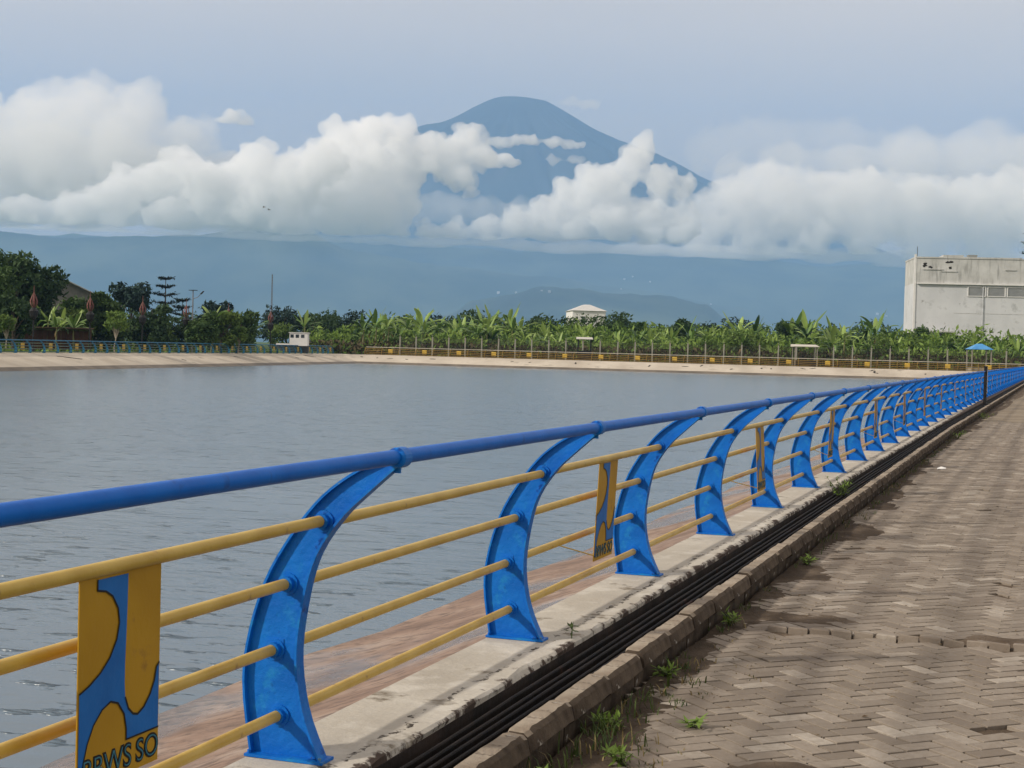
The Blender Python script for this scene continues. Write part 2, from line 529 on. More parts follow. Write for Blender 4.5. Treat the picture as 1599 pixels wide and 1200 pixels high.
def far_bank(p, q, inward, label, marks):
    """sloping lining from the top edge p->q down into the water"""
    d = (q - p).normalized()
    L_ = (q - p).length
    mb = MB()
    prof = [(0.0, 0.0), (0.35, 0.02), (4.0, WZ + 0.28), (4.6, WZ + 0.02), (9.0, -2.95)]
    n = int(L_ / 2.5)
    vs, fs, mi = [], [], []
    for i in range(n + 1):
        b = p + d * (L_ * i / n)
        for k, (o_, z) in enumerate(prof):
            w = b + inward * (o_ + (0.25 * fbm((i * 0.4, k, 0), 1, 3) if 1 < k < 4 else 0))
            vs.append((w.x, w.y, z + (0.02 * fbm((i * 0.7, k * 2, 3)) if k else 0)))
    m_ = len(prof)
    for i in range(n):
        for k in range(m_ - 1):
            mb.raw([vs[i * m_ + k], vs[(i + 1) * m_ + k], vs[(i + 1) * m_ + k + 1], vs[i * m_ + k + 1]], [(0, 1, 2, 3)], 1 if k >= 2 else 0)
    o = mb.build('bank', [BANK_FAR, BANK_WET], fix=True, smooth_=True)
    tag(o, label, kind='structure')
    for (t, off, ln, ang) in marks:        # cracks and weep holes in the lining
        b = p + d * (L_ * t) + inward * off
        z = (off - 0.35) / 3.65 * (WZ + 0.28)
        rz = math.atan2(d.y, d.x) + ang
        mm = MB()
        k = 7
        pts = [(-ln / 2 + ln * i / (k - 1), 0.13 * fbm((i * 1.7, t * 50, 0)) * min(1, ln)) for i in range(k)]
        for i in range(k - 1):
            w0 = 0.08 * (0.4 + math.sin(math.pi * (i + .3) / k)); w1 = 0.08 * (0.4 + math.sin(math.pi * (i + 1.3) / k))
            (x0, y0), (x1, y1) = pts[i], pts[i + 1]
            mm.raw([(x0, y0 - w0, 0), (x1, y1 - w1, 0), (x1, y1 + w1, 0), (x0, y0 + w0, 0), (x0, y0 - w0, 0.05), (x1, y1 - w1, 0.05), (x1, y1 + w1, 0.05), (x0, y0 + w0, 0.05)],
                   [(4, 5, 6, 7), (0, 1, 5, 4), (2, 3, 7, 6)])
        c = mm.build('crack', CREVICE, o)
        c.location = (b.x, b.y, z - 0.015)
        nrm = (inward * 0.25 + Vector((0, 0, 1))).normalized()
        c.rotation_euler = (Matrix.Rotation(0, 3, 'Z') @ nrm.to_track_quat('Z', 'Y').to_matrix() @ Matrix.Rotation(rz, 3, 'Z')).to_euler()
    return o

dR = (B - C).normalized(); inR = Vector((dR.y, -dR.x, 0))
dL = (C - D).normalized(); inL = Vector((dL.y, -dL.x, 0))
rr = random.Random(3)
mR = [(rr.uniform(0.02, 0.95), rr.uniform(0.8, 2.6), rr.choice([0.35, 0.5, 0.9]), rr.uniform(0, 3)) for _ in range(26)]
mL = [(0.66, 1.6, 3.2, 1.1), (0.93, 1.4, 3.0, 1.1), (0.82, 1.6, 0.9, 0.9), (0.75, 2.6, 0.5, 0), (0.97, 1.8, 0.9, 1.2), (0.9, 2.1, 0.5, 0.3)]
far_bank(C, B + dR * 14, inR, 'pale concrete lining of the far bank under the yellow railing', mR)
far_bank(D, C, inL, 'pale concrete lining of the left bank under the blue railing', mL)

def promenade(p, q, out, w, label):
    mb = MB()
    a, b = p, q
    c, d = q + out * w, p + out * w
    top = 0.0
    for (s, t) in ((a, b), (b, c), (c, d), (d, a)):
        mb.face([(s.x, s.y, -0.3), (t.x, t.y, -0.3), (t.x, t.y, top), (s.x, s.y, top)])
    mb.face([(v.x, v.y, top) for v in (a, b, c, d)])
    tag(mb.build('promenade', mat('promenade_paving', (0.26, 0.23, 0.18), (0.34, 0.31, 0.25), 0.4, 0.9, 0.2, 6), fix=True), label, kind='structure')
promenade(C - inL * 0.01, B + dR * 14, -inR, 6.0, 'paved promenade on the far bank behind the yellow railing')
promenade(D - inL * 0.02, C + dL * 5 - inL * 0.02, -inL, 4.0, 'paved promenade on the left bank behind the blue railing')

# ------------------------------------------------------------------ near walkway: plinth, drain, kerb, pavers
Y_A, Y_B = -12.0, 150.0
def strip(name, prof, material, step=0.5, jitter=None, ya=Y_A, yb=Y_B, smooth_=False, parent=None):
    ys = []
    y = ya
    while y < yb:
        ys.append(y); y += step if y < 30 else step * 5
    ys.append(yb)
    n = len(prof)
    vs, fs = [], []
    for y in ys:
        for k, (x, z) in enumerate(prof):
            dx, dz = jitter(k, y) if jitter else (0, 0)
            vs.append((x + dx + bend(y), y, z + dz))
    for i in range(len(ys) - 1):
        for k in range(n - 1):
            fs.append((i * n + k, (i + 1) * n + k, (i + 1) * n + k + 1, i * n + k + 1))
    mb = MB(); mb.raw(vs, fs)
    return mb.build(name, material, parent, smooth_)

def pl_j(k, y):
    if k in (3, 4): return (0.022 * fbm((y * 2.3, k * .1, 0), 1, 5), 0.006 * fbm((y * 3, 4, 0)))
    if k == 1: return (0.006 * fbm((y, 2, 1)), 0)
    return (0, 0)
plinth = strip('plinth', [(0.25, -0.55), (0.265, -0.06), (0.272, -0.035), (0.272, -0.010), (0.255, 0.0), (0.05, 0.0), (-0.165, 0.0), (-0.178, -0.012), (-0.185, -0.42)], PLINTH, 0.08, lambda k, y: pl_j(k, y) if k in (2, 3, 4) else (0, 0))
tag(plinth, 'pale worn concrete plinth carrying the blue railing', kind='structure')

channel = strip('drain', [(0.258, -0.025), (0.2745, -0.034), (0.2745, -0.40), (0.56, -0.40)], mat('drain_shade_lining', (0.012, 0.009, 0.008), (0.04, 0.026, 0.02), 5, 0.9, 0.5, 30), 0.5)  # near-black lining covers the plinth side; wall shade is put into its colour
tag(channel, 'dark drainage channel with long black grate bars beside the kerb', kind='structure')
for i, x in enumerate((0.335, 0.384, 0.430, 0.476, 0.520)):
    z = -0.050 - 0.004 * (i % 2)
    prof = [(x - .008, z - .05), (x - .009, z), (x - .005, z + .005), (x + .005, z + .005), (x + .009, z), (x + .008, z - .05), (x - .008, z - .05)]
    strip('grate_bar', prof, PIPE, 0.4, lambda k, y, i=i: (0.004 * fbm((y * .6, i * 7, 0)), 0.004 * fbm((y * .5, i * 5, 2))), parent=channel)
crossbar = MB(); crossbar.box((0.27, -0.012, -0.12), (0.545, 0.012, -0.085)); cm = crossbar.mesh('cross_bar', PIPE)
for i in range(40):
    y = 3 + i * 1.2
    link('cross_bar', cm, channel, (bend(y), y, 0))

# kerb stones
def kerb_mesh(seed):
    bm = bmesh.new()
    L_ = 0.592
    nx = 12
    prof = [(0.548, -0.42), (0.550, -0.012), (0.560, 0.0), (0.632, -0.004), (0.650, -0.020), (0.664, -0.080), (0.640, -0.098), (0.618, -0.105), (0.612, -0.42)]
    rows = []
    for i in range(nx + 1):
        y = -L_ / 2 + L_ * i / nx
        e = 0.006 if i in (0, nx) else 0
        row = []
        for k, (x, z) in enumerate(prof):
            j = 0.003 * fbm((y * 9, k * 1.3, seed * 11.0), 1, 4)
            if k in (3, 4): j += 0.007 * max(0, fbm((y * 22, 0, seed * 5.0)))
            row.append(bm.verts.new((x - j - (e if k > 2 else -e), y, z - (e if 0 < k < 8 else 0) + j * 0.5)))
        rows.append(row)
    for i in range(nx):
        for k in range(len(prof) - 1):
            bm.faces.new((rows[i][k], rows[i + 1][k], rows[i + 1][k + 1], rows[i][k + 1]))
    bm.faces.new(rows[0]); bm.faces.new(rows[-1][::-1])
    bmesh.ops.recalc_face_normals(bm, faces=bm.faces)
    me = bpy.data.meshes.new('kerb_stone'); bm.to_mesh(me); bm.free()
    me.materials.append(KERB); me.materials.append(GRIME_SHADE)
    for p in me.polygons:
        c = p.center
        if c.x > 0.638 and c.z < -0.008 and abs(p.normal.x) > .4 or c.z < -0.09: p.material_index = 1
    return me
kerb = empty('kerb')
tag(kerb, 'worn concrete kerb between the drain and the brick paving', kind='structure')
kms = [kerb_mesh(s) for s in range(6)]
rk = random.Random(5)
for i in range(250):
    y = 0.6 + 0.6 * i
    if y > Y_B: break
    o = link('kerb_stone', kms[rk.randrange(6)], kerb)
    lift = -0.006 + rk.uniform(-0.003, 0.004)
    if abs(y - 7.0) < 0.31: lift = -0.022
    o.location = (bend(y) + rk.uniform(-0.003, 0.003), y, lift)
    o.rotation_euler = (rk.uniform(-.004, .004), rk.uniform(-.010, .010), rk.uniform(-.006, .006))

# soil sheet: lies between the pavers and rises over them near the kerb and in patches
def soil_h(x, y):
    h = -0.017 + 0.006 * fbm((x, y, 0), 2.2, 3)
    near = smooth(1.05, 0.7, x + 0.25 * fbm((0, y, 3), 0.7, 3) - bend(y))
    h += 0.032 * near * (0.75 + 0.5 * fbm((x, y, 8), 1.6, 4))
    def patch(cx, cy_, rx, ry, amp):
        d = math.hypot((x - cx) / rx, (y - cy_) / ry) + 0.35 * fbm((x, y, 1), 2.0, 4)
        return amp * smooth(1.0, 0.45, d)
    h += patch(2.2, 5.45, 0.8, 0.35, 0.017)
    h += patch(1.15, 9.9, 0.5, 0.3, 0.014)
    h += patch(2.35, 9.66, 0.35, 0.16, 0.022)
    h += patch(1.6, 6.15, 0.35, 0.25, 0.02)
    h += patch(1.1, 13.5, 0.3, 2.4, 0.010)
    h += 0.008 * max(0, fbm((x, y, 21), 0.55, 4))
    return h
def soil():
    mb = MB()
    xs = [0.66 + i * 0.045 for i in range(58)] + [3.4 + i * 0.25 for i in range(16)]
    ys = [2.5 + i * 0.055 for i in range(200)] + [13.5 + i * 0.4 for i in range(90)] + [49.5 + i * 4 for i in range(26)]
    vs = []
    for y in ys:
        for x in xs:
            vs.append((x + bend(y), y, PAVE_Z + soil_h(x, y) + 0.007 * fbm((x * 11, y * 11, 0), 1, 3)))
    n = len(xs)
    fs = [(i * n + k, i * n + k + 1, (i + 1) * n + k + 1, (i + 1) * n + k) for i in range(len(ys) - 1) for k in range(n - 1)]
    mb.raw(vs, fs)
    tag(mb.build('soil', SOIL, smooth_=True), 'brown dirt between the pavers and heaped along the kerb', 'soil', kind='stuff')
soil()

paving = empty('pavement')
tag(paving, 'worn brick walkway of diagonal herringbone pavers beside the railing', kind='structure')
def paver_mesh(w, l, h=0.05, b=0.002):
    mb = MB()
    x, y = w / 2, l / 2
    lo = [(-x, -y, -h), (x, -y, -h), (x, y, -h), (-x, y, -h)]
    mid = [(-x, -y, -b), (x, -y, -b), (x, y, -b), (-x, y, -b)]
    hi = [(-x + b, -y + b, 0), (x - b, -y + b, 0), (x - b, y - b, 0), (-x + b, y - b, 0)]
    fs = []
    for k in range(4):
        k2 = (k + 1) % 4
        fs += [(k, k2, 4 + k2, 4 + k), (4 + k, 4 + k2, 8 + k2, 8 + k)]
    fs.append((8, 9, 10, 11))
    mb.raw(lo + mid + hi, fs)
    return mb
W_, L_ = 0.105, 0.21
pv_me = paver_mesh(W_ - 0.0125, L_ - 0.0125).mesh('brick', PAVER)
pv_rest = MB()
base_m = paver_mesh(W_ - 0.0125, L_ - 0.0125)
rp = random.Random(11)
cells = []
c45, s45 = math.cos(rad(44)), math.sin(rad(44))
for i in range(-620, 620):
    for j in range(-620, 620):
        r_ = (i - j) % 4
        if r_ not in (0, 3): continue
        if r_ == 0: u, v, a = (i + 1) * W_, (j + .5) * W_, math.pi / 2
        else: u, v, a = (i + .5) * W_, (j + 1) * W_, 0
        x, y = u * c45 - v * s45 + 2.0, u * s45 + v * c45 + 6.0
        if not (3.0 < y < 44): continue
        bx = x - bend(y)
        if bx < 0.72 or bx > 5.2 + 0.0 * y: continue
        if y > 16 and (bx > 4.2): continue
        cells.append((x, y, a + rad(44)))
# which ones show largest: nearest ones inside the frame
def in_frame(x, y, z):
    d = Vector((x, y, z)) - CAM
    zz = d.dot(fw)
    if zz < 0.2: return None
    px, py = 799.5 + FPX * d.dot(rt) / zz, 600 - FPX * d.dot(up) / zz
    return (px, py, zz)
vis = []
for c in cells:
    q = in_frame(c[0], c[1], PAVE_Z)
    if q and -20 < q[0] < 1640 and q[1] < 1225:
        # skip those buried by the soil
        vis.append((q[2] + (40 if soil_h(c[0] - bend(c[1]), c[1]) > 0.004 else 0), c))
vis.sort()
near_set = {c for _, c in vis[:284]}
row_y = lambda x: 9.42 + 0.03 * (x - 1.2)          # row of raised soldier bricks across the paving
for c in cells:
    x, y, a = c
    if abs(y - row_y(x)) < 0.095 and 0.95 < x < 3.9: continue
    if rp.random() < 0.004: continue
    dz = rp.gauss(0, 0.0013) + 0.006 * fbm((x, y, 2), 0.6, 3)
    tx, ty, tz = rp.gauss(0, .006), rp.gauss(0, .006), rp.gauss(0, .012)
    if c in near_set:
        link('brick', pv_me, paving, (x, y, PAVE_Z + dz), (tx, ty, a + tz))
    else:
        mm = Matrix.Translation((x, y, PAVE_Z + dz)) @ Matrix.Rotation(a + tz, 4, 'Z') @ Matrix.Rotation(tx, 4, 'X') @ Matrix.Rotation(ty, 4, 'Y')
        pv_rest.raw([tuple(mm @ Vector(v)) for v in base_m.v], base_m.f)
o = pv_rest.build('far_bricks', PAVER, paving)
tag(o, 'herringbone pavers farther along the walkway', kind='stuff')
# far walkway beyond single bricks
def far_pave():
    m = MB()
    ys = [44 + i * 2 for i in range(54)]
    for y0, y1 in zip(ys[:-1], ys[1:]):
        m.face([(0.70 + bend(y0), y0, PAVE_Z), (5.2 + bend(y0), y0, PAVE_Z), (5.2 + bend(y1), y1, PAVE_Z), (0.70 + bend(y1), y1, PAVE_Z)])
    mt = mat('far_paver_concrete', (0.20, 0.16, 0.115), (0.29, 0.24, 0.18), 0.5, 0.9, 0.3, 5, 0.2, patches=[((0.17, 0.14, 0.105), 0.35, 0.52, 0.68)], coords='Object')
    tag(m.build('far_paving', mt, paving), 'distant stretch of the brick walkway')
far_pave()
ro = random.Random(2)
sm = paver_mesh(0.116, 0.09, 0.12, 0.006).mesh('soldier_brick', PAVER)
for i in range(22):
    x = 1.02 + i * 0.130
    link('soldier_brick', sm, paving, (x, row_y(x) + ro.gauss(0, .004), PAVE_Z + 0.022 + ro.gauss(0, .003)), (ro.gauss(-.1, .03), ro.gauss(.05, .03), 0.03 + ro.gauss(0, .04)))

# ------------------------------------------------------------------ near railing
PY0, SP = 4.9585, 2.5371
LP = [(-0.150, 0.0), (-0.188, 0.249), (-0.173, 0.433), (-0.11, 0.64), (-0.014, 0.807), (0.093, 0.942), (0.211, 1.035), (0.345, 1.105)]
RP = [(0.116, 0.0), (0.041, 0.171), (0.008, 0.367), (0.028, 0.57), (0.075, 0.744), (0.17, 0.887), (0.276, 0.990), (0.372, 1.075)]
RAILS = [(0.100, 0.866), (-0.034, 0.632), (-0.080, 0.390), (-0.055, 0.152)]
TOP = (0.384, 1.108)
def crom(P, n):
    out = []
    m = len(P)
    for i in range(n + 1):
        t = i / n * (m - 1)
        k = min(int(t), m - 2); f = t - k
        p0, p1, p2, p3 = P[max(k - 1, 0)], P[k], P[k + 1], P[min(k + 2, m - 1)]
        out.append(tuple(0.5 * (2 * p1[a] + (p2[a] - p0[a]) * f + (2 * p0[a] - 5 * p1[a] + 4 * p2[a] - p3[a]) * f * f + (3 * p1[a] - p0[a] - 3 * p2[a] + p3[a]) * f ** 3) for a in (0, 1)))
    return out
def flange_mb(curve, out_sign, w=0.062, t=0.009):
    mb = MB()
    n = len(curve)
    vs, fs = [], []
    for i, (x, z) in enumerate(curve):
        a, b = curve[max(i - 1, 0)], curve[min(i + 1, n - 1)]
        tx, tz = b[0] - a[0], b[1] - a[1]
        l = math.hypot(tx, tz)
        nx, nz = -tz / l * out_sign, tx / l * out_sign
        ww = w * (1.0 - 0.25 * i / n)
        for (s, e) in ((-1, 0), (1, 0), (1, 1), (-1, 1)):
            vs.append((x + nx * t * e, s * ww / 2, z + nz * t * e))
    for i in range(n - 1):
        for k in range(4):
            fs.append((i * 4 + k, i * 4 + (k + 1) % 4, (i + 1) * 4 + (k + 1) % 4, (i + 1) * 4 + k))
    fs += [(0, 1, 2, 3), tuple((n - 1) * 4 + k for k in (3, 2, 1, 0))]
    mb.raw(vs, fs)
    return mb
def web_mb(lc, rc, t=0.010):
    mb = MB()
    n = len(lc)
    cols = 5
    for s in (-1, 1):
        vs, fs = [], []
        for i in range(n):
            for k in range(cols):
                f = k / (cols - 1)
                vs.append((lc[i][0] * (1 - f) + rc[i][0] * f, s * t / 2, lc[i][1] * (1 - f) + rc[i][1] * f))
        for i in range(n - 1):
            for k in range(cols - 1):
                q = (i * cols + k, i * cols + k + 1, (i + 1) * cols + k + 1, (i + 1) * cols + k)
                fs.append(q if s < 0 else q[::-1])
        mb.raw(vs, fs)
    return mb
def ring_tube(p, axis_y0, axis_y1, r_, n=14):
    mb = MB(); mb.tube([(p[0], axis_y0, p[1]), (p[0], axis_y1, p[1])], r_, n); return mb

def post_meshes(n):
    lc, rc = crom(LP, n), crom(RP, n)
    return lc, rc
lc, rc = post_meshes(26)
web_me = web_mb(lc, rc).mesh('post', BLUE, True)
fl_me = [flange_mb(lc, 1).mesh('flange', BLUE), flange_mb(rc, -1).mesh('flange', BLUE)]
def sleeve_mesh(k):
    p = RAILS[k]
    mb = MB()
    mb.tube([(p[0], -0.034, p[1]), (p[0], 0.034, p[1])], 0.0285, 14)
    mb.tube([(p[0], -0.012, p[1]), (p[0], 0.012, p[1])], 0.040, 14)
    if k == 2: mb.box((p[0] - .034, -0.008, p[1] - .034), (p[0] + .034, 0.008, p[1] + .040))
    return mb.mesh('sleeve', BLUE)
sl_me = [sleeve_mesh(k) for k in range(4)]
bp = MB(); bp.box((-0.172, -0.050, 0.002), (0.138, 0.050, 0.012))
bp.tube([(-0.158, -0.035, .012), (-0.158, -0.035, .024)], 0.008, 6); bp.tube([(0.122, -0.035, .012), (0.122, -0.035, .024)], 0.008, 6)
bp_me = bp.mesh('base_plate', BLUE)
co = MB()
co.tube([(TOP[0], -0.038, TOP[1]), (TOP[0], -0.03, TOP[1]), (TOP[0], 0.03, TOP[1]), (TOP[0], 0.038, TOP[1])], [0.030, 0.037, 0.037, 0.030], 18)
co.box((TOP[0] - 0.05, -0.006, TOP[1] - 0.055), (TOP[0] + 0.005, 0.006, TOP[1] - 0.02))
co_me = co.mesh('collar', BLUE)
lc2, rc2 = post_meshes(9)
def simple_post(material):
    mb = web_mb(lc2, rc2, 0.012)
    for q in (flange_mb(lc2, 1), flange_mb(rc2, -1)): mb.raw(q.v, q.f)
    mb.box((-0.185, -0.06, 0.0), (0.15, 0.06, 0.014))
    for p in RAILS: mb.tube([(p[0], -0.034, p[1]), (p[0], 0.034, p[1])], 0.03, 8)
    mb.tube([(TOP[0], -0.036, TOP[1]), (TOP[0], 0.036, TOP[1])], 0.037, 10)
    return mb.mesh('post', material)
post_far_me = simple_post(BLUE)

railing = empty('railing')
tag(railing, 'long blue railing with curved posts and yellow rails beside the walkway', 'railing')
NP = 58
rs = random.Random(9)
for i in range(-2, NP):
    y = PY0 + SP * i
    if i < 14:
        w = link('post', web_me, railing, (bend(y), y, 0), (0, rs.gauss(0, .004), rs.gauss(0, .012)))
        for me in fl_me: link('flange', me, w)
        for me in sl_me: link('sleeve', me, w)
        link('base_plate', bp_me, w)
        link('collar', co_me, w)
    else:
        link('post', post_far_me, railing, (bend(y), y, 0), (0, rs.gauss(0, .004), rs.gauss(0, .012)))
top_me = MB(); top_me.tube([(0, 0, 0), (0, SP, 0)], 0.027, 18, False); top_me = top_me.mesh('top_rail', TUBE_BLUE, True)
ry_me = MB(); ry_me.tube([(0, 0, 0), (0, SP, 0)], 0.0205, 14, False); ry_me = ry_me.mesh('rail', YELLOW, True)
for i in range(-2, NP - 1):
    y = PY0 + SP * i
    rz = -math.atan((bend(y + SP) - bend(y)) / SP)
    link('top_rail', top_me, railing, (TOP[0] + bend(y), y, TOP[1]), (0, 0, rz))
    for k, p in enumerate(RAILS):
        dz = rs.gauss(0, 0.003)
        link('rail', ry_me, railing, (p[0] + bend(y), y, p[1] + dz), (0, 0, rz))

# emblem panels
PW, PH = 0.40, 0.575
BLUE_POLY = [(.20, 0.012), (.57, 0.012), (.567, .15), (.56, .3), (.55, .45), (.55, .55), (.56, .62), (.60, .68), (.66, .715), (.72, .725), (.80, .70), (.88, .645), (.93, .585), (.955, .52), (.99, .50),
             (.99, .83), (.58, .83), (.58, .78), (.55, .70), (.47, .635), (.38, .615), (.28, .64), (.18, .70), (.11, .78), (.07, .86), (.05, .95), (.012, .95), (.012, .53),
             (.12, .505), (.25, .46), (.36, .40), (.44, .32), (.47, .24), (.45, .17), (.38, .105), (.30, .075), (.20, .062)]
def panel_meshes():
    plate = MB(); plate.box((-0.002, -PW / 2, -PH), (0.002, PW / 2, 0))
    # u runs along +Y as seen from the walkway (+X side looks toward -X, so left is -Y)
    def uv(u, v, x): return (x, (u - 0.5) * PW, -v * PH)
    P3 = [Vector(uv(u, v, 0.0035)) for u, v in BLUE_POLY]
    flat = [Vector((u, v, 0)) for u, v in BLUE_POLY]
    eb = MB(); eb.raw(P3, [tuple(t) for t in tessellate_polygon([flat])])
    em = eb.mesh('emblem', PLATE_B)
    outs = []
    def ribbon(pts, w=0.0035):
        out = MB(); outs.append(out)
        P = [Vector(uv(u, v, 0.0045)) for u, v in pts]
        for i in range(len(P) - 1):
            t = (P[i + 1] - P[i]).normalized(); n = Vector((0, -t.z, t.y)) * w
            e = t * w * 0.5
            out.face([P[i] - n - e, P[i + 1] - n + e, P[i + 1] + n + e, P[i] + n - e])
    ribbon(BLUE_POLY[27:] + BLUE_POLY[:1], 0.0028)
    ribbon(BLUE_POLY[6:15], 0.0032)
    ribbon(BLUE_POLY[15:27], 0.0026)
    return plate.mesh('emblem_panel', PLATE_Y), em, [q.mesh('emblem_outline', BLACK) for q in outs]
pl_me, em_me, ol_me = panel_meshes()
def text_curve(name, body, align, off, material):
    t = bpy.data.curves.new(name, 'FONT')
    t.body = body
    t.size = 0.092
    t.space_character = 1.0
    t.align_x = align
    t.extrude = 0.0006
    t.offset = off
    t.materials.append(material)
    tmp = bpy.data.objects.new(name, t); COL.objects.link(tmp)
    me = bpy.data.meshes.new_from_object(tmp.evaluated_get(bpy.context.evaluated_depsgraph_get()))
    bpy.data.objects.remove(tmp)
    return me
WORDS = [(text_curve('lettering', w_, a_, -0.0022, TEAL), text_curve('lettering_outline', w_, a_, 0.0032, BLACK), y_) for w_, a_, y_ in (('BBWS', 'RIGHT', 0.062), ('SO', 'LEFT', 0.083))]
# panels hang in every second bay from the upper yellow rail
for i in range(0, NP - 1, 2):
    y = PY0 + SP * (i - 0.5)
    p = link('emblem_panel', pl_me, railing, (RAILS[0][0] + bend(y), y, RAILS[0][1] - 0.019), (0, rs.gauss(0.0, 0.02) if i else 0.0, 0))
    if i < 30:
        link('emblem', em_me, p)
        for q in ol_me: link('emblem_outline', q, p)
    if i < 12:
        for t_in, t_out, y_ in WORDS:
            link('lettering_outline', t_out, p, (0.0028, y_, -0.965 * PH), (math.pi / 2, 0, math.pi / 2))
            link('lettering', t_in, p, (0.0042, y_, -0.965 * PH), (math.pi / 2, 0, math.pi / 2))
        # thin rod tying the panel foot back to the lower rail
        a = Vector((0, -PW / 2 - 0.02 + 0.03, -PH + 0.035)); b = Vector((RAILS[2][0] - RAILS[0][0], -PW / 2 - 0.26, RAILS[2][1] - RAILS[0][1] + 0.019))
        rm = MB(); rm.tube([a, b], 0.004, 6); rm.build('tie_rod', YELLOW, p)

# ------------------------------------------------------------------ far railings on the other banks
def far_railing(p, q, inward, name_label, post_mat, rail_mat, top_mat, npan_off):
    d = (q - p).normalized(); Ln = (q - p).length
    ang = math.atan2(d.y, d.x) - math.pi / 2      # local +Y runs along d, local +X is to the right of d
    root = empty('railing', p - inward * 0.35, ang)
    tag(root, name_label, 'railing')
    me = simple_post(post_mat)
    flip = -1 if (Vector((d.y, -d.x, 0)).dot(inward) > 0) else 1
    n = int(Ln / SP)
    for i in range(n + 1):
        link('post', me, root, (0, i * SP, 0), None, (flip, 1, 1))
    mb = MB(); mb.tube([(TOP[0] * flip, 0, TOP[1]), (TOP[0] * flip, n * SP, TOP[1])], 0.05, 8); mb.build('top_rail', top_mat, root)
    for k in RAILS:
        mb = MB(); mb.tube([(k[0] * flip, 0, k[1]), (k[0] * flip, n * SP, k[1])], 0.035, 8); mb.build('rail', rail_mat, root)
    pm = MB(); pm.box((-0.004, -0.33, -0.60), (0.004, 0.33, 0)); pm = pm.mesh('emblem_panel', PLATE_YF)
    for i in range(npan_off, n, 2):
        link('emblem_panel', pm, root, ((RAILS[0][0] - 0.14) * flip, (i + .5) * SP, RAILS[0][1] + 0.02))
    # pale kerb the railing stands on
    kb = MB(); kb.box((-0.3, -0.2, 0.001), (0.25, n * SP + 0.2, 0.045)); kb.build('plinth', BANK_FAR, root)
    return root
PLATE_YF = mat('far_panel_yellow_paint', (0.42, 0.27, 0.03), (0.52, 0.35, 0.06), 2, 0.5)
TEAL_P = mat('far_teal_paint', (0.01, 0.11, 0.22), (0.02, 0.15, 0.26), 2, 0.5)
OCHRE = mat('far_ochre_paint', (0.17, 0.10, 0.015), (0.30, 0.19, 0.03), 0.8, 0.5)
PALE_T = mat('pale_tube_paint', (0.36, 0.33, 0.27), (0.45, 0.41, 0.33), 1, 0.5)
start_L = D + dL * 140
far_railing(start_L, C - dL * 0.6, inL, 'teal blue railing with small yellow panels along the left bank', TEAL_P, mat('far_teal_rail_paint', (0.03, 0.10, 0.13), (0.10, 0.13, 0.07), 0.3, 0.5), TEAL_P, 1)
far_railing(C + dR * 4.0, B + dR * 13, inR, 'ochre yellow railing with square yellow panels along the far bank', OCHRE, OCHRE, PALE_T, 1)

# ------------------------------------------------------------------ marker posts near the drain
def marker():
    y = 55.5
    root = empty('marker_post', (0.42 + bend(y), y, -0.40))
    tag(root, 'slim black post standing in the drain by the far end of the railing', 'post')
    mb = MB(); mb.box((-0.055, -0.055, 0), (0.055, 0.055, 1.68)); mb.build('shaft', BLACK, root)
    mb = MB(); mb.box((0.056, -0.045, 0.75), (0.066, 0.045, 1.66)); mb.build('reflector_strip', WHITE_WALL, root)
    mb = MB(); mb.box((-0.065, -0.065, 1.68), (0.065, 0.065, 1.70)); mb.build('cap', BLACK, root)
marker()

# ------------------------------------------------------------------ vegetation builders
def leaf_faces(mb, centre, radii, n, size, rng, mi=0, flat=0.0, shell=0.55):
    """n leaf-clump faces spread through an uneven ellipsoid"""
    for _ in range(n):
        while True:
            v = Vector((rng.uniform(-1, 1), rng.uniform(-1, 1), rng.uniform(-1, 1)))
            l = v.length
            if 0.05 < l < 1: break
        v = v / l * (shell + (1 - shell) * rng.random() ** 0.5)
        k = 1 + 0.5 * fbm((v.x * 2, v.y * 2, v.z * 2), 1, 3, centre[0])
        p = Vector((centre[0] + v.x * radii[0] * k, centre[1] + v.y * radii[1] * k, centre[2] + v.z * radii[2] * k))
        a = Vector((rng.gauss(0, 1), rng.gauss(0, 1), rng.gauss(0, 1) * (1 - flat))).normalized()
        b = a.cross(Vector((rng.gauss(0, 1), rng.gauss(0, 1), rng.gauss(0, 1)))).normalized()
        s = size * rng.uniform(0.5, 1.3)
        mb.face([p - a * s, p - b * s * 0.45 + a * s * .1, p + a * s, p + b * s * 0.45 - a * s * .1], mi)

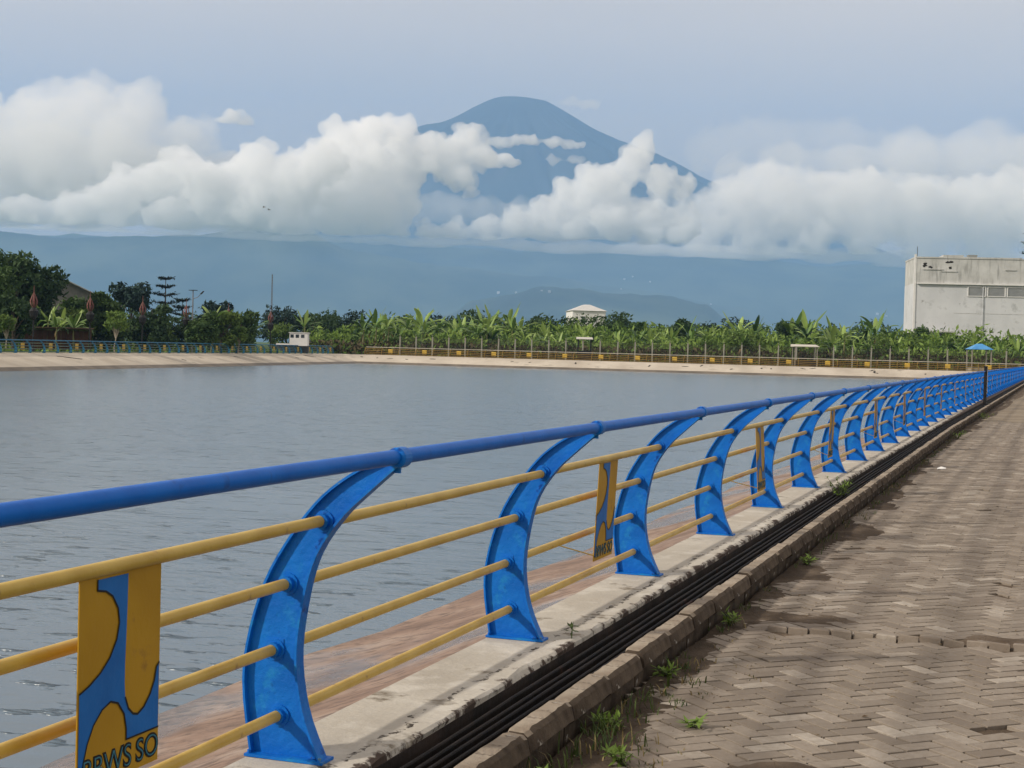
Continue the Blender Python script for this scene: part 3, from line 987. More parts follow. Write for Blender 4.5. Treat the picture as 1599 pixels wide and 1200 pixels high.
def tree(loc, h, blobs, n, size, leaf, bark, label, cat='tree', trunk_r=0.16, seed=1, group=None, flat=0.0, fork=True, name='tree'):
    """blobs: list of (dx, dy, z, rx, ry, rz) in fractions of the height"""
    rng = random.Random(seed)
    root = empty(name, loc)
    tag(root, label, cat, group)
    mb = MB()
    zt = max(b[2] for b in blobs) * h
    pts = [(0, 0, 0)]
    k = 5
    for i in range(1, k + 1):
        t = i / k
        pts.append((rng.gauss(0, .015) * h, rng.gauss(0, .015) * h, zt * t))
    mb.tube(pts, [trunk_r * (1 - 0.8 * i / k) for i in range(k + 1)], 7)
    if fork:
        for b in blobs:
            z0 = min(0.75, b[2] * 0.6) * h
            f = z0 / zt
            q = Vector(pts[min(k, int(f * k))])
            e = Vector((b[0] * h, b[1] * h, b[2] * h))
            mb.tube([q, q.lerp(e, .5) + Vector((0, 0, .03 * h)), e], [trunk_r * .5, trunk_r * .35, trunk_r * .12], 5)
    mb.build('trunk', bark, root)
    cb = MB()
    tot = sum(b[3] * b[4] * b[5] for b in blobs) ** 1
    for b in blobs:
        share = (b[3] * b[4] * b[5]) / tot
        leaf_faces(cb, (b[0] * h, b[1] * h, b[2] * h), (b[3] * h, b[4] * h, b[5] * h), max(30, int(n * share)), size, rng, 0, flat)
    cb.build('crown', LEAF[leaf], root)
    return root

def round_blobs(rng, n=13, spread=0.22, z0=0.45, z1=0.88, r_=0.135):
    out = []
    for _ in range(n):
        a = rng.uniform(0, 6.28); d = spread * rng.random() ** .5
        z = rng.uniform(z0, z1)
        q = r_ * rng.uniform(0.7, 1.25)
        out.append((d * math.cos(a), d * math.sin(a), z, q, q, q * rng.uniform(.7, 1)))
    return out

# banana leaves: three shared meshes, bent blades with torn edges and a channelled midrib
def banana_leaf(seed, length, droop, torn):
    rng = random.Random(seed)
    mb = MB()
    n = 9
    pts = []
    for i in range(n + 1):
        t = i / n
        out = length * (t * math.cos(droop * t * 0.6)) * (0.35 + 0.65 * t * droop if droop < 1 else 0.55 + .3 * t)
        zz = length * (t - droop * 0.62 * t * t * t)
        pts.append((out * 0.75, zz))
    for s in (-1, 1):
        for i in range(n):
            def w(t):
                return 0.02 if t < 0.16 else 0.30 * math.sin(math.pi * min(1, (t - .16) / .84 * .97 + .03)) ** 0.6
            t0, t1 = i / n, (i + 1) / n
            w0, w1 = w(t0), w(t1)
            g = rng.uniform(0.1, 0.4) * torn
            (x0, z0), (x1, z1) = pts[i], pts[i + 1]
            sag = 0.10 + 0.25 * droop * t0
            mb.face([(x0, 0, z0), (x1, 0, z1), (x1 - g * .1, s * w1, z1 - sag * w1 * 2 - g * .12), (x0, s * w0 * (1 - g * .3), z0 - sag * w0 * 2)])
    return mb
leaf_variants = []
dead_leaf = banana_leaf(91, 2.2, 1.0, 1.0).mesh('leaf', mat('dead_banana_leaf', (0.13, 0.085, 0.035), (0.21, 0.15, 0.07), 1, 0.8, rand=.2))
for mi in range(3):
    for (L2, dr, to) in ((2.6, 0.12, 0.3), (2.9, 0.55, 0.7), (2.6, 0.95, 1.0)):
        leaf_variants.append(banana_leaf(mi * 7 + int(dr * 10), L2, dr, to).mesh('leaf', BANANA[mi]))
stem_mb = MB(); stem_mb.tube([(0, 0, 0), (0.02, 0, 0.5), (0, 0.02, 1.0)], [0.15, 0.12, 0.07], 7)
stem_me = stem_mb.mesh('stem', STEM)

bananas = []
def banana(loc, h, seed):
    rng = random.Random(seed)
    root = empty('banana_plant', loc, rng.uniform(0, 6.28))
    st = h * rng.uniform(0.46, 0.58)
    s = link('stem', stem_me, root, None, (rng.gauss(0, .04), rng.gauss(0, .04), 0), (h / 6.5, h / 6.5, st))
    nl = rng.randint(9, 12)
    k = (h - st) / 2.6
    tone = rng.choice([0, 0, 1, 1, 1, 2])
    for i in range(nl):
        f = i / nl
        a = i * 2.4 + rng.gauss(0, .3)
        if i == 0: v, tilt = 0, rng.uniform(0, .12)
        elif f < 0.4: v, tilt = rng.choice([0, 1]), rng.uniform(.1, .4)
        elif f < 0.75: v, tilt = 1, rng.uniform(.35, .75)
        else: v, tilt = 2, rng.uniform(.6, 1.1)
        mi = min(2, max(0, tone + (-1 if i < 2 else rng.choice([0, 0, 1]) if f > .6 else 0)))
        link('leaf', leaf_variants[mi * 3 + v], root, (0, 0, st * rng.uniform(.93, 1.0)), (0, tilt, a), (k, k * rng.uniform(.55, .85), k * rng.uniform(.7, 1.1)))
    for i in range(rng.choice([0, 1, 2, 2])):
        link('leaf', dead_leaf, root, (0, 0, st * .9), (0, rng.uniform(1.5, 2.4), rng.uniform(0, 6.28)), (k * .8, k * .6, k * .8))
    bananas.append((root, h))
    return root

def uR(x_, back):
    """point behind the far bank at world x, 'back' metres beyond the lining's top edge"""
    t = (x_ - C.x) / (B.x - C.x)
    p = C.lerp(B, t) - inR * back
    return Vector((p.x, p.y, -0.2))

def behind_far_bank(px, back):
    lo, hi = -95.0, 40.0
    for _ in range(40):
        m_ = (lo + hi) / 2
        if in_frame(*uR(m_, back))[0] < px: lo = m_
        else: hi = m_
    p = uR(lo, back)
    return Vector((p.x, p.y, 0.0 if back < 6 else -0.2))
def depth_behind(px, back):
    return in_frame(*behind_far_bank(px, back))[2]
rb = random.Random(21)
rows = {'front': (18, 60, 2.6, 6.2), 'middle': (24, 62, 4.6, 8.4), 'back': (31, 60, 6.0, 10.2)}
for row, (back, cnt, h0, h1) in rows.items():
    for i in range(cnt):
        x_ = -97 + 128 * (i + rb.uniform(.1, .9)) / cnt
        px = in_frame(*uR(x_, back))[0]
        h = rb.uniform(h0, h1)
        if 800 < px < 1130: h *= 0.80                       # the grove is lower in front of the white house
        if row == 'back' and 860 < px < 960: continue
        if px > 1400: h *= 0.72
        if px < 350 or px > 1640: continue
        o = banana(uR(x_, back + rb.uniform(-2, 2)), h, 100 + len(bananas))
        o['row'] = row
for px, dep, h in ((585, 226, 8.2), (566, 228, 7.4), (604, 228, 7.6), (760, 226, 7.6), (745, 228, 7.0), (1316, 205, 7.4), (1258, 214, 7.6), (1300, 214, 7.0), (475, 216, 7.2), (330, 176, 6.8), (75, 160, 5.6), (95, 162, 5.2), (115, 158, 5.4), (88, 156, 4.6), (395, 205, 6.2), (1420, 200, 5.0), (1560, 196, 5.0), (1590, 194, 5.4), (1455, 190, 4.2)):
    if px > 500: dep = max(dep, depth_behind(px, 17))
    o = banana(at_ground(px, dep, -0.2), h, 500 + px)
    o['row'] = 'tall' if h > 6.5 else 'loose'
by_row = {}
for o, h in bananas:
    by_row.setdefault(o['row'], []).append(o)
for row, lst in by_row.items():
    lst.sort(key=lambda o: -in_frame(*o.location)[0])
    for k, o in enumerate(lst):
        if row == 'tall': t = 'tall banana plant rising above the grove, %s tall one from the right' % ordinal(k)
        elif row == 'loose': t = 'banana plant at the edge of the grove, %s such plant from the right' % ordinal(k)
        else: t = 'banana plant in the %s row behind the mesh fence, %s from the right' % (row, ordinal(k))
        tag(o, t, 'banana plant', 'banana plants behind the far bank')
        del o['row']

# undergrowth: weeds and shrubs nobody could count
def undergrowth():
    rng = random.Random(31)
    mb = MB()
    for _ in range(72000):
        x_ = rng.uniform(-104, 32); back = rng.uniform(13, 42)
        dens = fbm((x_ * .12, back * .2, 0), 1, 3)
        hz = 1.0 + 2.4 * max(0, 0.4 + dens) + (back - 13) * 0.13
        p = uR(x_, back); z = -0.2 + rng.random() ** .7 * hz
        a = Vector((rng.gauss(0, 1), rng.gauss(0, 1), rng.gauss(0.6, 1))).normalized()
        b = a.cross(Vector((rng.gauss(0, 1), rng.gauss(0, 1), rng.gauss(0, 1)))).normalized()
        s = rng.uniform(.15, .6)
        q = Vector((p.x, p.y, z))
        mb.face([q - a * s, q - b * s * .4, q + a * s, q + b * s * .4], (2 if back < 20 and z < 2.0 and rng.random() < .7 else 0 if rng.random() < .72 + .25 * dens else 1))
    o = mb.build('undergrowth', [LEAF['weed'], LEAF['mid'], LEAF['brown']])
    tag(o, 'low green weeds and shrubs between the banana plants', 'undergrowth', kind='stuff')
    mb = MB()
    for _ in range(9000):
        t = rng.uniform(0.3, 1.08); back = rng.uniform(4.2, 26)
        p = D.lerp(C, t) - inL * back
        a = Vector((rng.gauss(0, .5), rng.gauss(0, .5), 1)).normalized()
        b = a.cross(Vector((rng.gauss(0, 1), rng.gauss(0, 1), 0))).normalized()
        s = rng.uniform(.1, .35)
        q = Vector((p.x, p.y, -0.2 + s * .8 + (0.5 * rng.random() if back > 14 else 0)))
        mb.face([q - a * s, q - b * s * .5, q + a * s, q + b * s * .5], 0 if rng.random() < .5 else 1)
    o = mb.build('tall_grass', [LEAF['weed'], LEAF['mid']])
    tag(o, 'tall green grass behind the teal railing on the left bank', 'grass', kind='stuff')
undergrowth()

# mesh fence behind the far promenade
def mesh_fence():
    p0, p1 = uR(-88, 12.5), uR(34, 12.5)
    d = (p1 - p0).normalized(); Ln = (p1 - p0).length
    root = empty('mesh_fence', p0, math.atan2(d.y, d.x))
    tag(root, 'wire mesh fence on pale concrete posts in front of the banana grove', 'fence')
    GREY = mat('fence_post_concrete', (0.20, 0.19, 0.16), (0.30, 0.285, 0.24), 1, 0.9)
    WIRE = mat('fence_wire', (0.06, 0.055, 0.045), (0.10, 0.085, 0.06), 1, 0.7)
    pm = MB(); pm.box((-0.095, -0.095, 0), (0.095, 0.095, 3.0)); pm.tube([(0, 0, 2.98), (0, -0.3, 3.3)], 0.05, 5); pm = pm.mesh('post', GREY)
    n = int(Ln / 2.55)
    for i in range(n + 1):
        link('post', pm, root, (i * 2.55, 0, 0), (R.gauss(0, .012), R.gauss(0, .012), 0))
    mb = MB()
    for k in range(13):
        z = 0.15 + k * 0.22
        mb.box((0, -0.011, z - .011), (Ln, 0.011, z + .011))
    x = 0.15
    while x < Ln:
        mb.box((x - .009, -0.009, 0.1), (x + .009, 0.009, 2.85)); x += 0.32
    o = mb.build('wire_mesh', WIRE, root)
    o['kind'] = 'stuff'
mesh_fence()

# ------------------------------------------------------------------ trees
rt_ = random.Random(77)
def T(px, depth, h, leaf, label, seed, n=1500, size=0.36, blobs=None, bark=BARK, tr=0.16, flat=0.0, cat='tree', **kw):
    rng = random.Random(seed)
    if px > 500: depth = max(depth, depth_behind(px, 17))
    return tree(at_ground(px, depth, -0.25), h, blobs or round_blobs(rng, **kw), n, size, leaf, bark, label, cat, tr, seed, None, flat)
T(8, 158, 11.2, 'dark', 'tall dark spreading tree at the left edge of the picture', 1, 3800, 0.36, n_=0) if False else None
T(6, 165, 11.4, 'dark', 'tallest dark spreading tree at the left edge of the picture', 1, 4200, 0.34, spread=0.26, z0=0.35, z1=0.86)
T(58, 168, 10.4, 'dark', 'dark round tree just right of the tallest tree at the left edge', 2, 3600, 0.34, spread=0.17, z0=0.35, z1=0.88)
T(-30, 150, 9.0, 'mid', 'green tree cut off by the left edge of the picture', 3, 2600, 0.34, spread=0.24, z0=0.4, z1=0.82)
T(20, 148, 6.2, 'dark', 'low dark leafy tree below the tallest tree, behind the teal railing', 4, 2400, 0.3, spread=0.34, z0=0.3, z1=0.8)
T(128, 176, 6.6, 'mid', 'bushy green tree in front of the grey gabled roof', 5, 2000, 0.32, spread=0.24, z0=0.35, z1=0.85)
T(172, 172, 7.2, 'mid', 'broad green tree left of the red-topped lamps', 6, 2600, 0.32, spread=0.26, z0=0.3, z1=0.84)
T(205, 230, 10.4, 'blue', 'dark flat-topped tree left of the layered conifer', 7, 2200, 0.4, spread=0.24, z0=0.5, z1=0.88)
T(238, 178, 6.8, 'dark', 'dark green tree between two red-topped lamps', 9, 2200, 0.32, spread=0.26, z0=0.25, z1=0.82)
T(318, 172, 5.6, 'mid', 'low bushy tree right of the solar street lamp', 10, 2200, 0.3, spread=0.32, z0=0.3, z1=0.8)
T(345, 176, 5.4, 'light', 'rounded light green tree beside the lamp on the left bank', 11, 2000, 0.3, spread=0.3, z0=0.3, z1=0.82)
T(375, 190, 5.8, 'mid', 'small green tree right of the rounded light green tree', 12, 1800, 0.3, spread=0.28, z0=0.3, z1=0.82)
T(330, 250, 8.8, 'blue', 'distant dark tree behind the solar street lamp', 13, 1600, 0.4, spread=0.26, z0=0.4, z1=0.85)
T(448, 260, 7.6, 'dark', 'dark hedge-like tree behind the bananas beneath the thin mast', 14, 2000, 0.4, spread=0.5, z0=0.4, z1=0.8)
T(500, 262, 7.6, 'dark', 'dark tree behind the bananas right of the thin mast', 15, 1600, 0.4, spread=0.36, z0=0.4, z1=0.8)
T(830, 265, 7.6, 'dark', 'dark tree left of the white hip-roofed house', 16, 1700, 0.36, spread=0.24, z0=0.4, z1=0.88)
T(985, 245, 7.0, 'mid', 'round green tree right of the white hip-roofed house', 17, 2200, 0.36, spread=0.34, z0=0.35, z1=0.84)
T(1062, 240, 7.4, 'dark', 'dense dark round tree in the middle of the banana grove', 18, 2600, 0.34, spread=0.26, z0=0.3, z1=0.86)
T(1150, 262, 6.8, 'mid', 'low green tree right of the dense dark round tree', 19, 1700, 0.36, spread=0.36, z0=0.4, z1=0.84)
T(1235, 236, 7.6, 'dark', 'dark tree among tall bananas left of the big white building', 20, 2000, 0.34, spread=0.26, z0=0.35, z1=0.86)
T(1380, 250, 6.0, 'dark', 'dark green tree just left of the big white building', 21, 2200, 0.36, spread=0.4, z0=0.35, z1=0.82)
T(1442, 235, 7.2, 'mid', 'tall shrub growing against the corner of the white building', 22, 2400, 0.34, spread=0.24, z0=0.3, z1=0.88)
T(1502, 226, 5.0, 'dark', 'low dark tree before the white building wall', 23, 2000, 0.32, spread=0.4, z0=0.35, z1=0.8)
T(1470, 222, 4.6, 'mid', 'low green bush between the corner shrub and the low dark tree', 24, 1700, 0.3, spread=0.4, z0=0.3, z1=0.8, cat='bush')
T(1585, 222, 4.8, 'mid', 'green bush right of the blue-roofed shelter', 25, 1700, 0.3, spread=0.4, z0=0.3, z1=0.8, cat='bush')
T(1340, 226, 5.6, 'dark', 'dark leafy bush behind the pale-roofed stall', 26, 1800, 0.32, spread=0.4, z0=0.3, z1=0.8, cat='bush')
T(1180, 232, 5.2, 'dark', 'dark leafy bush left of the pale-roofed stall', 27, 1600, 0.32, spread=0.4, z0=0.3, z1=0.8, cat='bush')
for k, (px, dep, h, lab) in enumerate(((180, 150, 4.6, 'slim young tree with pale trunk under the broad green tree'), (372, 178, 3.6, 'young tree with pale trunk right of the fifth red-topped lamp'), (10, 140, 4.0, 'slim pale-trunked sapling at the left edge behind the teal railing'))):
    T(px, dep, h, 'light', lab, 40 + k, 500, 0.22, bark=BARK_PALE, tr=0.07, spread=0.16, z0=0.6, z1=0.9, r_=0.12)

rbu = random.Random(55)
lst = []
for i in range(15):
    px = 2 + i * 27 + rbu.uniform(-6, 6)
    lst.append((px, 150 + px * 0.12 + rbu.uniform(4, 16), rbu.uniform(3.6, 5.6), rbu.choice(['dark', 'dark', 'mid', 'mid', 'light'])))
for k, (px, dep, h, lf) in enumerate(lst):
    T(px, dep, h, lf, 'leafy bush in the green belt behind the left bank, %s from the left' % ordinal(k), 300 + k, 1500, 0.28, spread=0.42, z0=0.25, z1=0.8, r_=0.24, cat='bush')
for k in range(17):
    px = 430 + k * 62 + rbu.uniform(-12, 12)
    T(px, 262 + rbu.uniform(-8, 18), rbu.uniform(6.8, 8.8), rbu.choice(['dark', 'mid', 'dark', 'blue']), 'dark tree in the belt behind the banana grove, %s from the left' % ordinal(k), 340 + k, 1500, 0.34, spread=0.42, z0=0.35, z1=0.82, r_=0.2)

for k in range(16):
    px = 440 + k * 66 + rbu.uniform(-18, 18)
    T(px, depth_behind(px, rbu.uniform(17, 34)), rbu.uniform(3.2, 5.6), rbu.choice(['light', 'light', 'mid']), 'rounded shrub growing among the banana plants, %s of these from the left' % ordinal(k), 380 + k, 1100, 0.26, spread=0.34, z0=0.25, z1=0.82, r_=0.17, cat='bush')

# layered conifers: whorls of flat boughs
def layered(px, dep, h, label, tiers, seed, width=0.34):
    rng = random.Random(seed)
    root = empty('conifer_tree', at_ground(px, dep, -0.25))
    tag(root, label, 'tree')
    mb = MB(); mb.tube([(0, 0, 0), (0, 0, h * .5), (0, 0, h)], [.24, .15, .04], 7)
    cb = MB()
    for i in range(tiers):
        f = i / (tiers - 1)
        z = h * (0.42 + 0.56 * f)
        w = h * width * (1 - 0.62 * f) * rng.uniform(.8, 1.15)
        for k in range(7):
            a = k * 0.9 + rng.uniform(-.25, .25) + i
            l = w * rng.uniform(.65, 1.1)
            e = Vector((math.cos(a) * l, math.sin(a) * l, z + l * .12))
            mb.tube([(0, 0, z - .2), e], [.06, .02], 4)
            for _ in range(46):
                t = rng.uniform(.25, 1.05)
                q = Vector((0, 0, z - .2)).lerp(e, t) + Vector((rng.gauss(0, .22), rng.gauss(0, .22), rng.gauss(.04, .09)))
                d = Vector((rng.gauss(0, 1), rng.gauss(0, 1), rng.gauss(0, .3))).normalized()
                b = d.cross(Vector((0, 0, 1))).normalized()
                s = rng.uniform(.15, .36)
                cb.face([q - d * s, q - b * s * .5, q + d * s, q + b * s * .5])
    mb.build('trunk', BARK, root)
    cb.build('crown', LEAF['blue'], root)
layered(257, 235, 11.2, 'layered dark conifer with flat tiers of boughs behind the left bank', 6, 5)
layered(284, 240, 8.0, 'shorter layered conifer right of the taller layered one', 5, 6, .42)
layered(1607, 300, 27.0, 'tall tiered conifer whose boughs enter at the right edge above the building', 9, 8, 0.17)

# ------------------------------------------------------------------ lamps, mast
def tulip_lamp(px, dep, k):
    root = empty('lamp_post', at_ground(px, dep, 0))
    tag(root, 'dark lamp post with red tulip-shaped lantern on the left bank, %s from the left' % ORD[k], 'lamp post', 'red-topped lamp posts on the left bank')
    RED = tulip_lamp.red
    mb = MB(); mb.tube([(0, 0, 0), (0, 0, .5), (0, 0, 4.4)], [.13, .075, .06], 8); mb.build('pole', BLACK, root)
    mb = MB(); mb.tube([(0, 0, 2.9), (0, 0, 3.2), (0, 0, 3.7), (0, 0, 4.0)], [.1, .34, .42, .16], 10); mb.build('planter_basket', BLACK, root)
    for i in range(6):
        a = i * math.pi / 3
        c, s = math.cos(a), math.sin(a)
        pm = MB()
        pts = [(.10, 4.0), (.30, 4.3), (.34, 4.6), (.2, 5.0), (.05, 5.35)]
        ws = [.05, .09, .10, .07, .02]
        for j in range(4):
            (r1, z1), (r2, z2) = pts[j], pts[j + 1]
            w1, w2 = ws[j], ws[j + 1]
            pm.face([(r1 * c + s * w1, r1 * s - c * w1, z1), (r2 * c + s * w2, r2 * s - c * w2, z2), (r2 * c - s * w2, r2 * s + c * w2, z2), (r1 * c - s * w1, r1 * s + c * w1, z1)])
        pm.build('petal', RED, root)
    mb = MB(); mb.tube([(0, 0, 4.4), (0, 0, 5.3), (0, 0, 6.0)], [.05, .04, .015], 6); mb.build('finial', RED, root)
tulip_lamp.red = mat('faded_red_paint', (0.15, 0.05, 0.045), (0.22, 0.11, 0.09), 1.6, 0.8)
for k, (px, dep) in enumerate(((52, 138), (140, 150), (222, 162), (290, 172), (356, 184), (422, 198))):
    tulip_lamp(px, dep, k)

def solar_lamp():
    root = empty('street_lamp', at_ground(300, 176, 0))
    tag(root, 'tall street lamp with flat solar panel and side arm on the left bank', 'street lamp')
    GREYM = mat('galvanised_steel', (0.16, 0.16, 0.17), (0.24, 0.24, 0.25), 2, 0.5, metal=0.4)
    mb = MB(); mb.tube([(0, 0, 0), (0, 0, 4), (0, 0, 7.1)], [.10, .08, .06], 8); mb.build('pole', GREYM, root)
    rz = Matrix.Rotation(-0.3, 4, 'Z')
    mb = MB(); mb.box((-.42, -.3, 7.12), (.42, .3, 7.19), 0, Matrix.Translation((0, 0, 0)) @ rz); mb.build('solar_panel', BLACK, root)
    mb = MB(); mb.tube([(0.03, 0, 6.2), (.7, -.2, 6.35), (1.25, -.36, 6.75)], [.04, .035, .03], 6); mb.build('arm', GREYM, root)
    mb = MB(); mb.box((-.22, -.09, -.04), (.32, .09, .05), 0, Matrix.Translation((1.4, -.4, 6.85)) @ Matrix.Rotation(-0.3, 4, 'Z') @ Matrix.Rotation(-.6, 4, 'Y')); mb.build('lamp_head', BLACK, root)
solar_lamp()

def mast():
    root = empty('radio_mast', at_ground(423, 900, -0.25))
    tag(root, 'thin distant radio mast above the banana grove on the left', 'mast')
    M_ = mat('mast_steel', (0.10, 0.10, 0.11), (0.14, 0.13, 0.13), 1, 0.6)
    mb = MB()
    for a in range(3):
        c, s = math.cos(a * 2.09), math.sin(a * 2.09)
        mb.tube([(.55 * c, .55 * s, 0), (.3 * c, .3 * s, 41)], .11, 4)
    mb.build('leg_frame', M_, root)
    mb = MB()
    for k in range(26):
        z = k * 1.6; q = .55 - .25 * z / 41
        for a in range(3):
            a1, a2 = a * 2.09, (a + 1) * 2.09
            mb.tube([(q * math.cos(a1), q * math.sin(a1), z), (q * math.cos(a2), q * math.sin(a2), z + 1.5)], .05, 3)
    mb.build('lattice', M_, root)
mast()

# ------------------------------------------------------------------ buildings and small structures
GREY_ROOF = mat('grey_roof_sheet', (0.20, 0.21, 0.20), (0.28, 0.29, 0.27), 0.8, 0.7)
DARKWIN = mat('window_glass', (0.03, 0.04, 0.05), (0.06, 0.07, 0.08), 0.5, 0.15, spec=0.6)
def gable_house(name, px, dep, w, l, hw, hr, rz, wall, roof, label, wins=2, z=-0.25, loc=None):
    root = empty(name, loc or at_ground(px, dep, z), rz)
    tag(root, label, 'house')
    mb = MB()
    mb.box((-w / 2, -l / 2, 0), (w / 2, l / 2, hw))
    for s in (-1, 1):
        mb.face([(-w / 2, s * l / 2, hw), (w / 2, s * l / 2, hw), (0, s * l / 2, hw + hr)])
    mb.build('wall', wall, root)
    mb = MB()
    e = 0.06 * w
    for s in (-1, 1):
        a = [(0, -l / 2 - e, hw + hr + .03), (0, l / 2 + e, hw + hr + .03), (s * (w / 2 + e), l / 2 + e, hw - hr * .12 + .03), (s * (w / 2 + e), -l / 2 - e, hw - hr * .12 + .03)]
        b = [(x, y, z_ + .14) for x, y, z_ in a]
        mb.raw(a + b, [(0, 1, 2, 3), (7, 6, 5, 4), (0, 4, 5, 1), (1, 5, 6, 2), (2, 6, 7, 3), (3, 7, 4, 0)])
    mb.build('roof', roof, root)
    for k in range(wins):
        x = -w / 2 + w * (k + 1) / (wins + 1)
        m2 = MB(); m2.box((x - .09 * w, -l / 2 - .04, hw * .42), (x + .09 * w, -l / 2 - .005, hw * .78)); f = m2.build('window', WHITE_WALL, root)
        m2 = MB(); m2.box((x - .075 * w, -l / 2 - .06, hw * .45), (x + .075 * w, -l / 2 - .042, hw * .75)); m2.build('pane', DARKWIN, f)
    return root
def hip_house(name, px, dep, w, l, hw, hr, rz, wall, roof, label, wins):
    root = empty(name, at_ground(px, dep, -.25), rz)
    tag(root, label, 'house')
    mb = MB(); mb.box((-w / 2, -l / 2, 0), (w / 2, l / 2, hw)); mb.build('wall', wall, root)
    e = .3
    mb = MB(); mb.raw([(-w / 2 - e, -l / 2 - e, hw + .002), (w / 2 + e, -l / 2 - e, hw + .002), (w / 2 + e, l / 2 + e, hw + .002), (-w / 2 - e, l / 2 + e, hw + .002), (-w * .08, -l * .2, hw + hr), (w * .08, -l * .2, hw + hr), (w * .08, l * .2, hw + hr), (-w * .08, l * .2, hw + hr)],
                      [(0, 3, 2, 1), (4, 5, 6, 7), (0, 1, 5, 4), (1, 2, 6, 5), (2, 3, 7, 6), (3, 0, 4, 7)]); mb.build('roof', roof, root)
    for k in range(wins):
        x = -w / 2 + w * (k + 1) / (wins + 1)
        m2 = MB(); m2.box((x - .5, -l / 2 - .05, hw - 2.4), (x + .5, -l / 2 - .004, hw - 1.1)); f = m2.build('window', WHITE_WALL, root)
        m2 = MB(); m2.box((x - .42, -l / 2 - .07, hw - 2.3), (x + .42, -l / 2 - .052, hw - 1.2)); m2.build('pane', DARKWIN, f)
hip_house('white_house', 913, 330, 7.0, 12, 10.0, 1.4, YAW + 0.08, WHITE_WALL, mat('pale_roof_sheet', (0.5, 0.5, 0.48), (0.58, 0.57, 0.55), 1, 0.6), 'white house with a low hipped roof rising behind the banana grove', 2)
gable_house('house', 106, 205, 13, 7, 6.0, 3.0, YAW + 0.2, mat('grey_plaster', (0.13, 0.13, 0.125), (0.2, 0.19, 0.18), 1, .9), GREY_ROOF, 'grey gabled house half hidden by trees at the left', 2)

def shed():
    root = empty('shed', at_ground(88, 158, 0), YAW + 0.42)
    tag(root, 'long brown open shed behind the teal railing at the left', 'shed')
    BR = mat('brown_boards', (0.06, 0.028, 0.018), (0.10, 0.05, 0.03), 1.5, 0.9)
    for i in range(14):
        mb = MB(); mb.box((-3.2 + i * .46, -0.05, 0.0), (-3.2 + i * .46 + .43, 0.05, 2.1)); mb.build('board', BR, root)
    mb = MB(); mb.box((-3.6, -1.2, 2.25), (3.6, 1.6, 2.36), 0, Matrix.Rotation(-.06, 4, 'X')); mb.build('roof', mat('brown_roof', (0.12, 0.08, 0.055), (0.17, 0.12, 0.08), 1, .9), root)
    for x in (-3.3, 0, 3.3):
        mb = MB(); mb.box((x - .06, -1.05, 0), (x + .06, -.93, 2.25)); mb.build('post', BR, root)
shed()

def stall(name, px, dep, w, d, h, roof_mat, post_mat, label, peak=0.0, counter=None, roof_t=0.08):
    root = empty(name, behind_far_bank(px, dep), YAW)
    tag(root, label, 'stall' if name == 'stall' else 'shelter')
    for sx in (-1, 1):
        for sy in (-1, 1):
            mb = MB(); mb.box((sx * w / 2 - .06, sy * d / 2 - .06, 0), (sx * w / 2 + .06, sy * d / 2 + .06, h)); mb.build('post', post_mat, root)
    mb = MB()
    e = .25
    base = [(-w / 2 - e, -d / 2 - e, h), (w / 2 + e, -d / 2 - e, h), (w / 2 + e, d / 2 + e, h), (-w / 2 - e, d / 2 + e, h)]
    if peak:
        top = [(-w * .12, -d * .1, h + peak), (w * .12, -d * .1, h + peak), (w * .12, d * .1, h + peak), (-w * .12, d * .1, h + peak)]
    else:
        top = [(x, y, z + roof_t + (0.25 if y > 0 else 0)) for x, y, z in base]
    mb.raw(base + top, [(0, 3, 2, 1), (4, 5, 6, 7), (0, 1, 5, 4), (1, 2, 6, 5), (2, 3, 7, 6), (3, 0, 4, 7)])
    mb.build('roof', roof_mat, root)
    if counter:
        mb = MB(); mb.box((-w / 2 + .08, -d / 2 + .1, 0.02), (w / 2 - .08, d / 2 - .1, counter)); mb.build('counter', BLACK if name == 'stall' else GREYW, root)
    return root
GREYW = mat('weathered_wood', (0.22, 0.2, 0.17), (0.3, 0.27, 0.22), 2, .9)
BROOF = mat('blue_roof_sheet', (0.05, 0.22, 0.5), (0.08, 0.3, 0.6), 1, .5)
stall('shelter', 1528, 4.2, 2.5, 2.2, 2.9, BROOF, GREYW, 'small open shelter with a blue peaked roof on the far bank', 0.75, 0.5)
stall('stall', 1256, 8, 3.0, 2.0, 2.9, mat('pale_awning', (0.5, 0.47, 0.4), (0.6, 0.57, 0.5), 1, .8), GREYW, 'roadside stall with a pale flat roof behind the ochre railing', 0, 1.1)
stall('stall', 912, 9, 1.8, 1.6, 3.2, mat('pale_roof_board', (0.48, 0.46, 0.42), (0.56, 0.54, 0.5), 1, .8), BLACK, 'narrow dark kiosk with a pale roof in front of the white house', 0, 1.6)

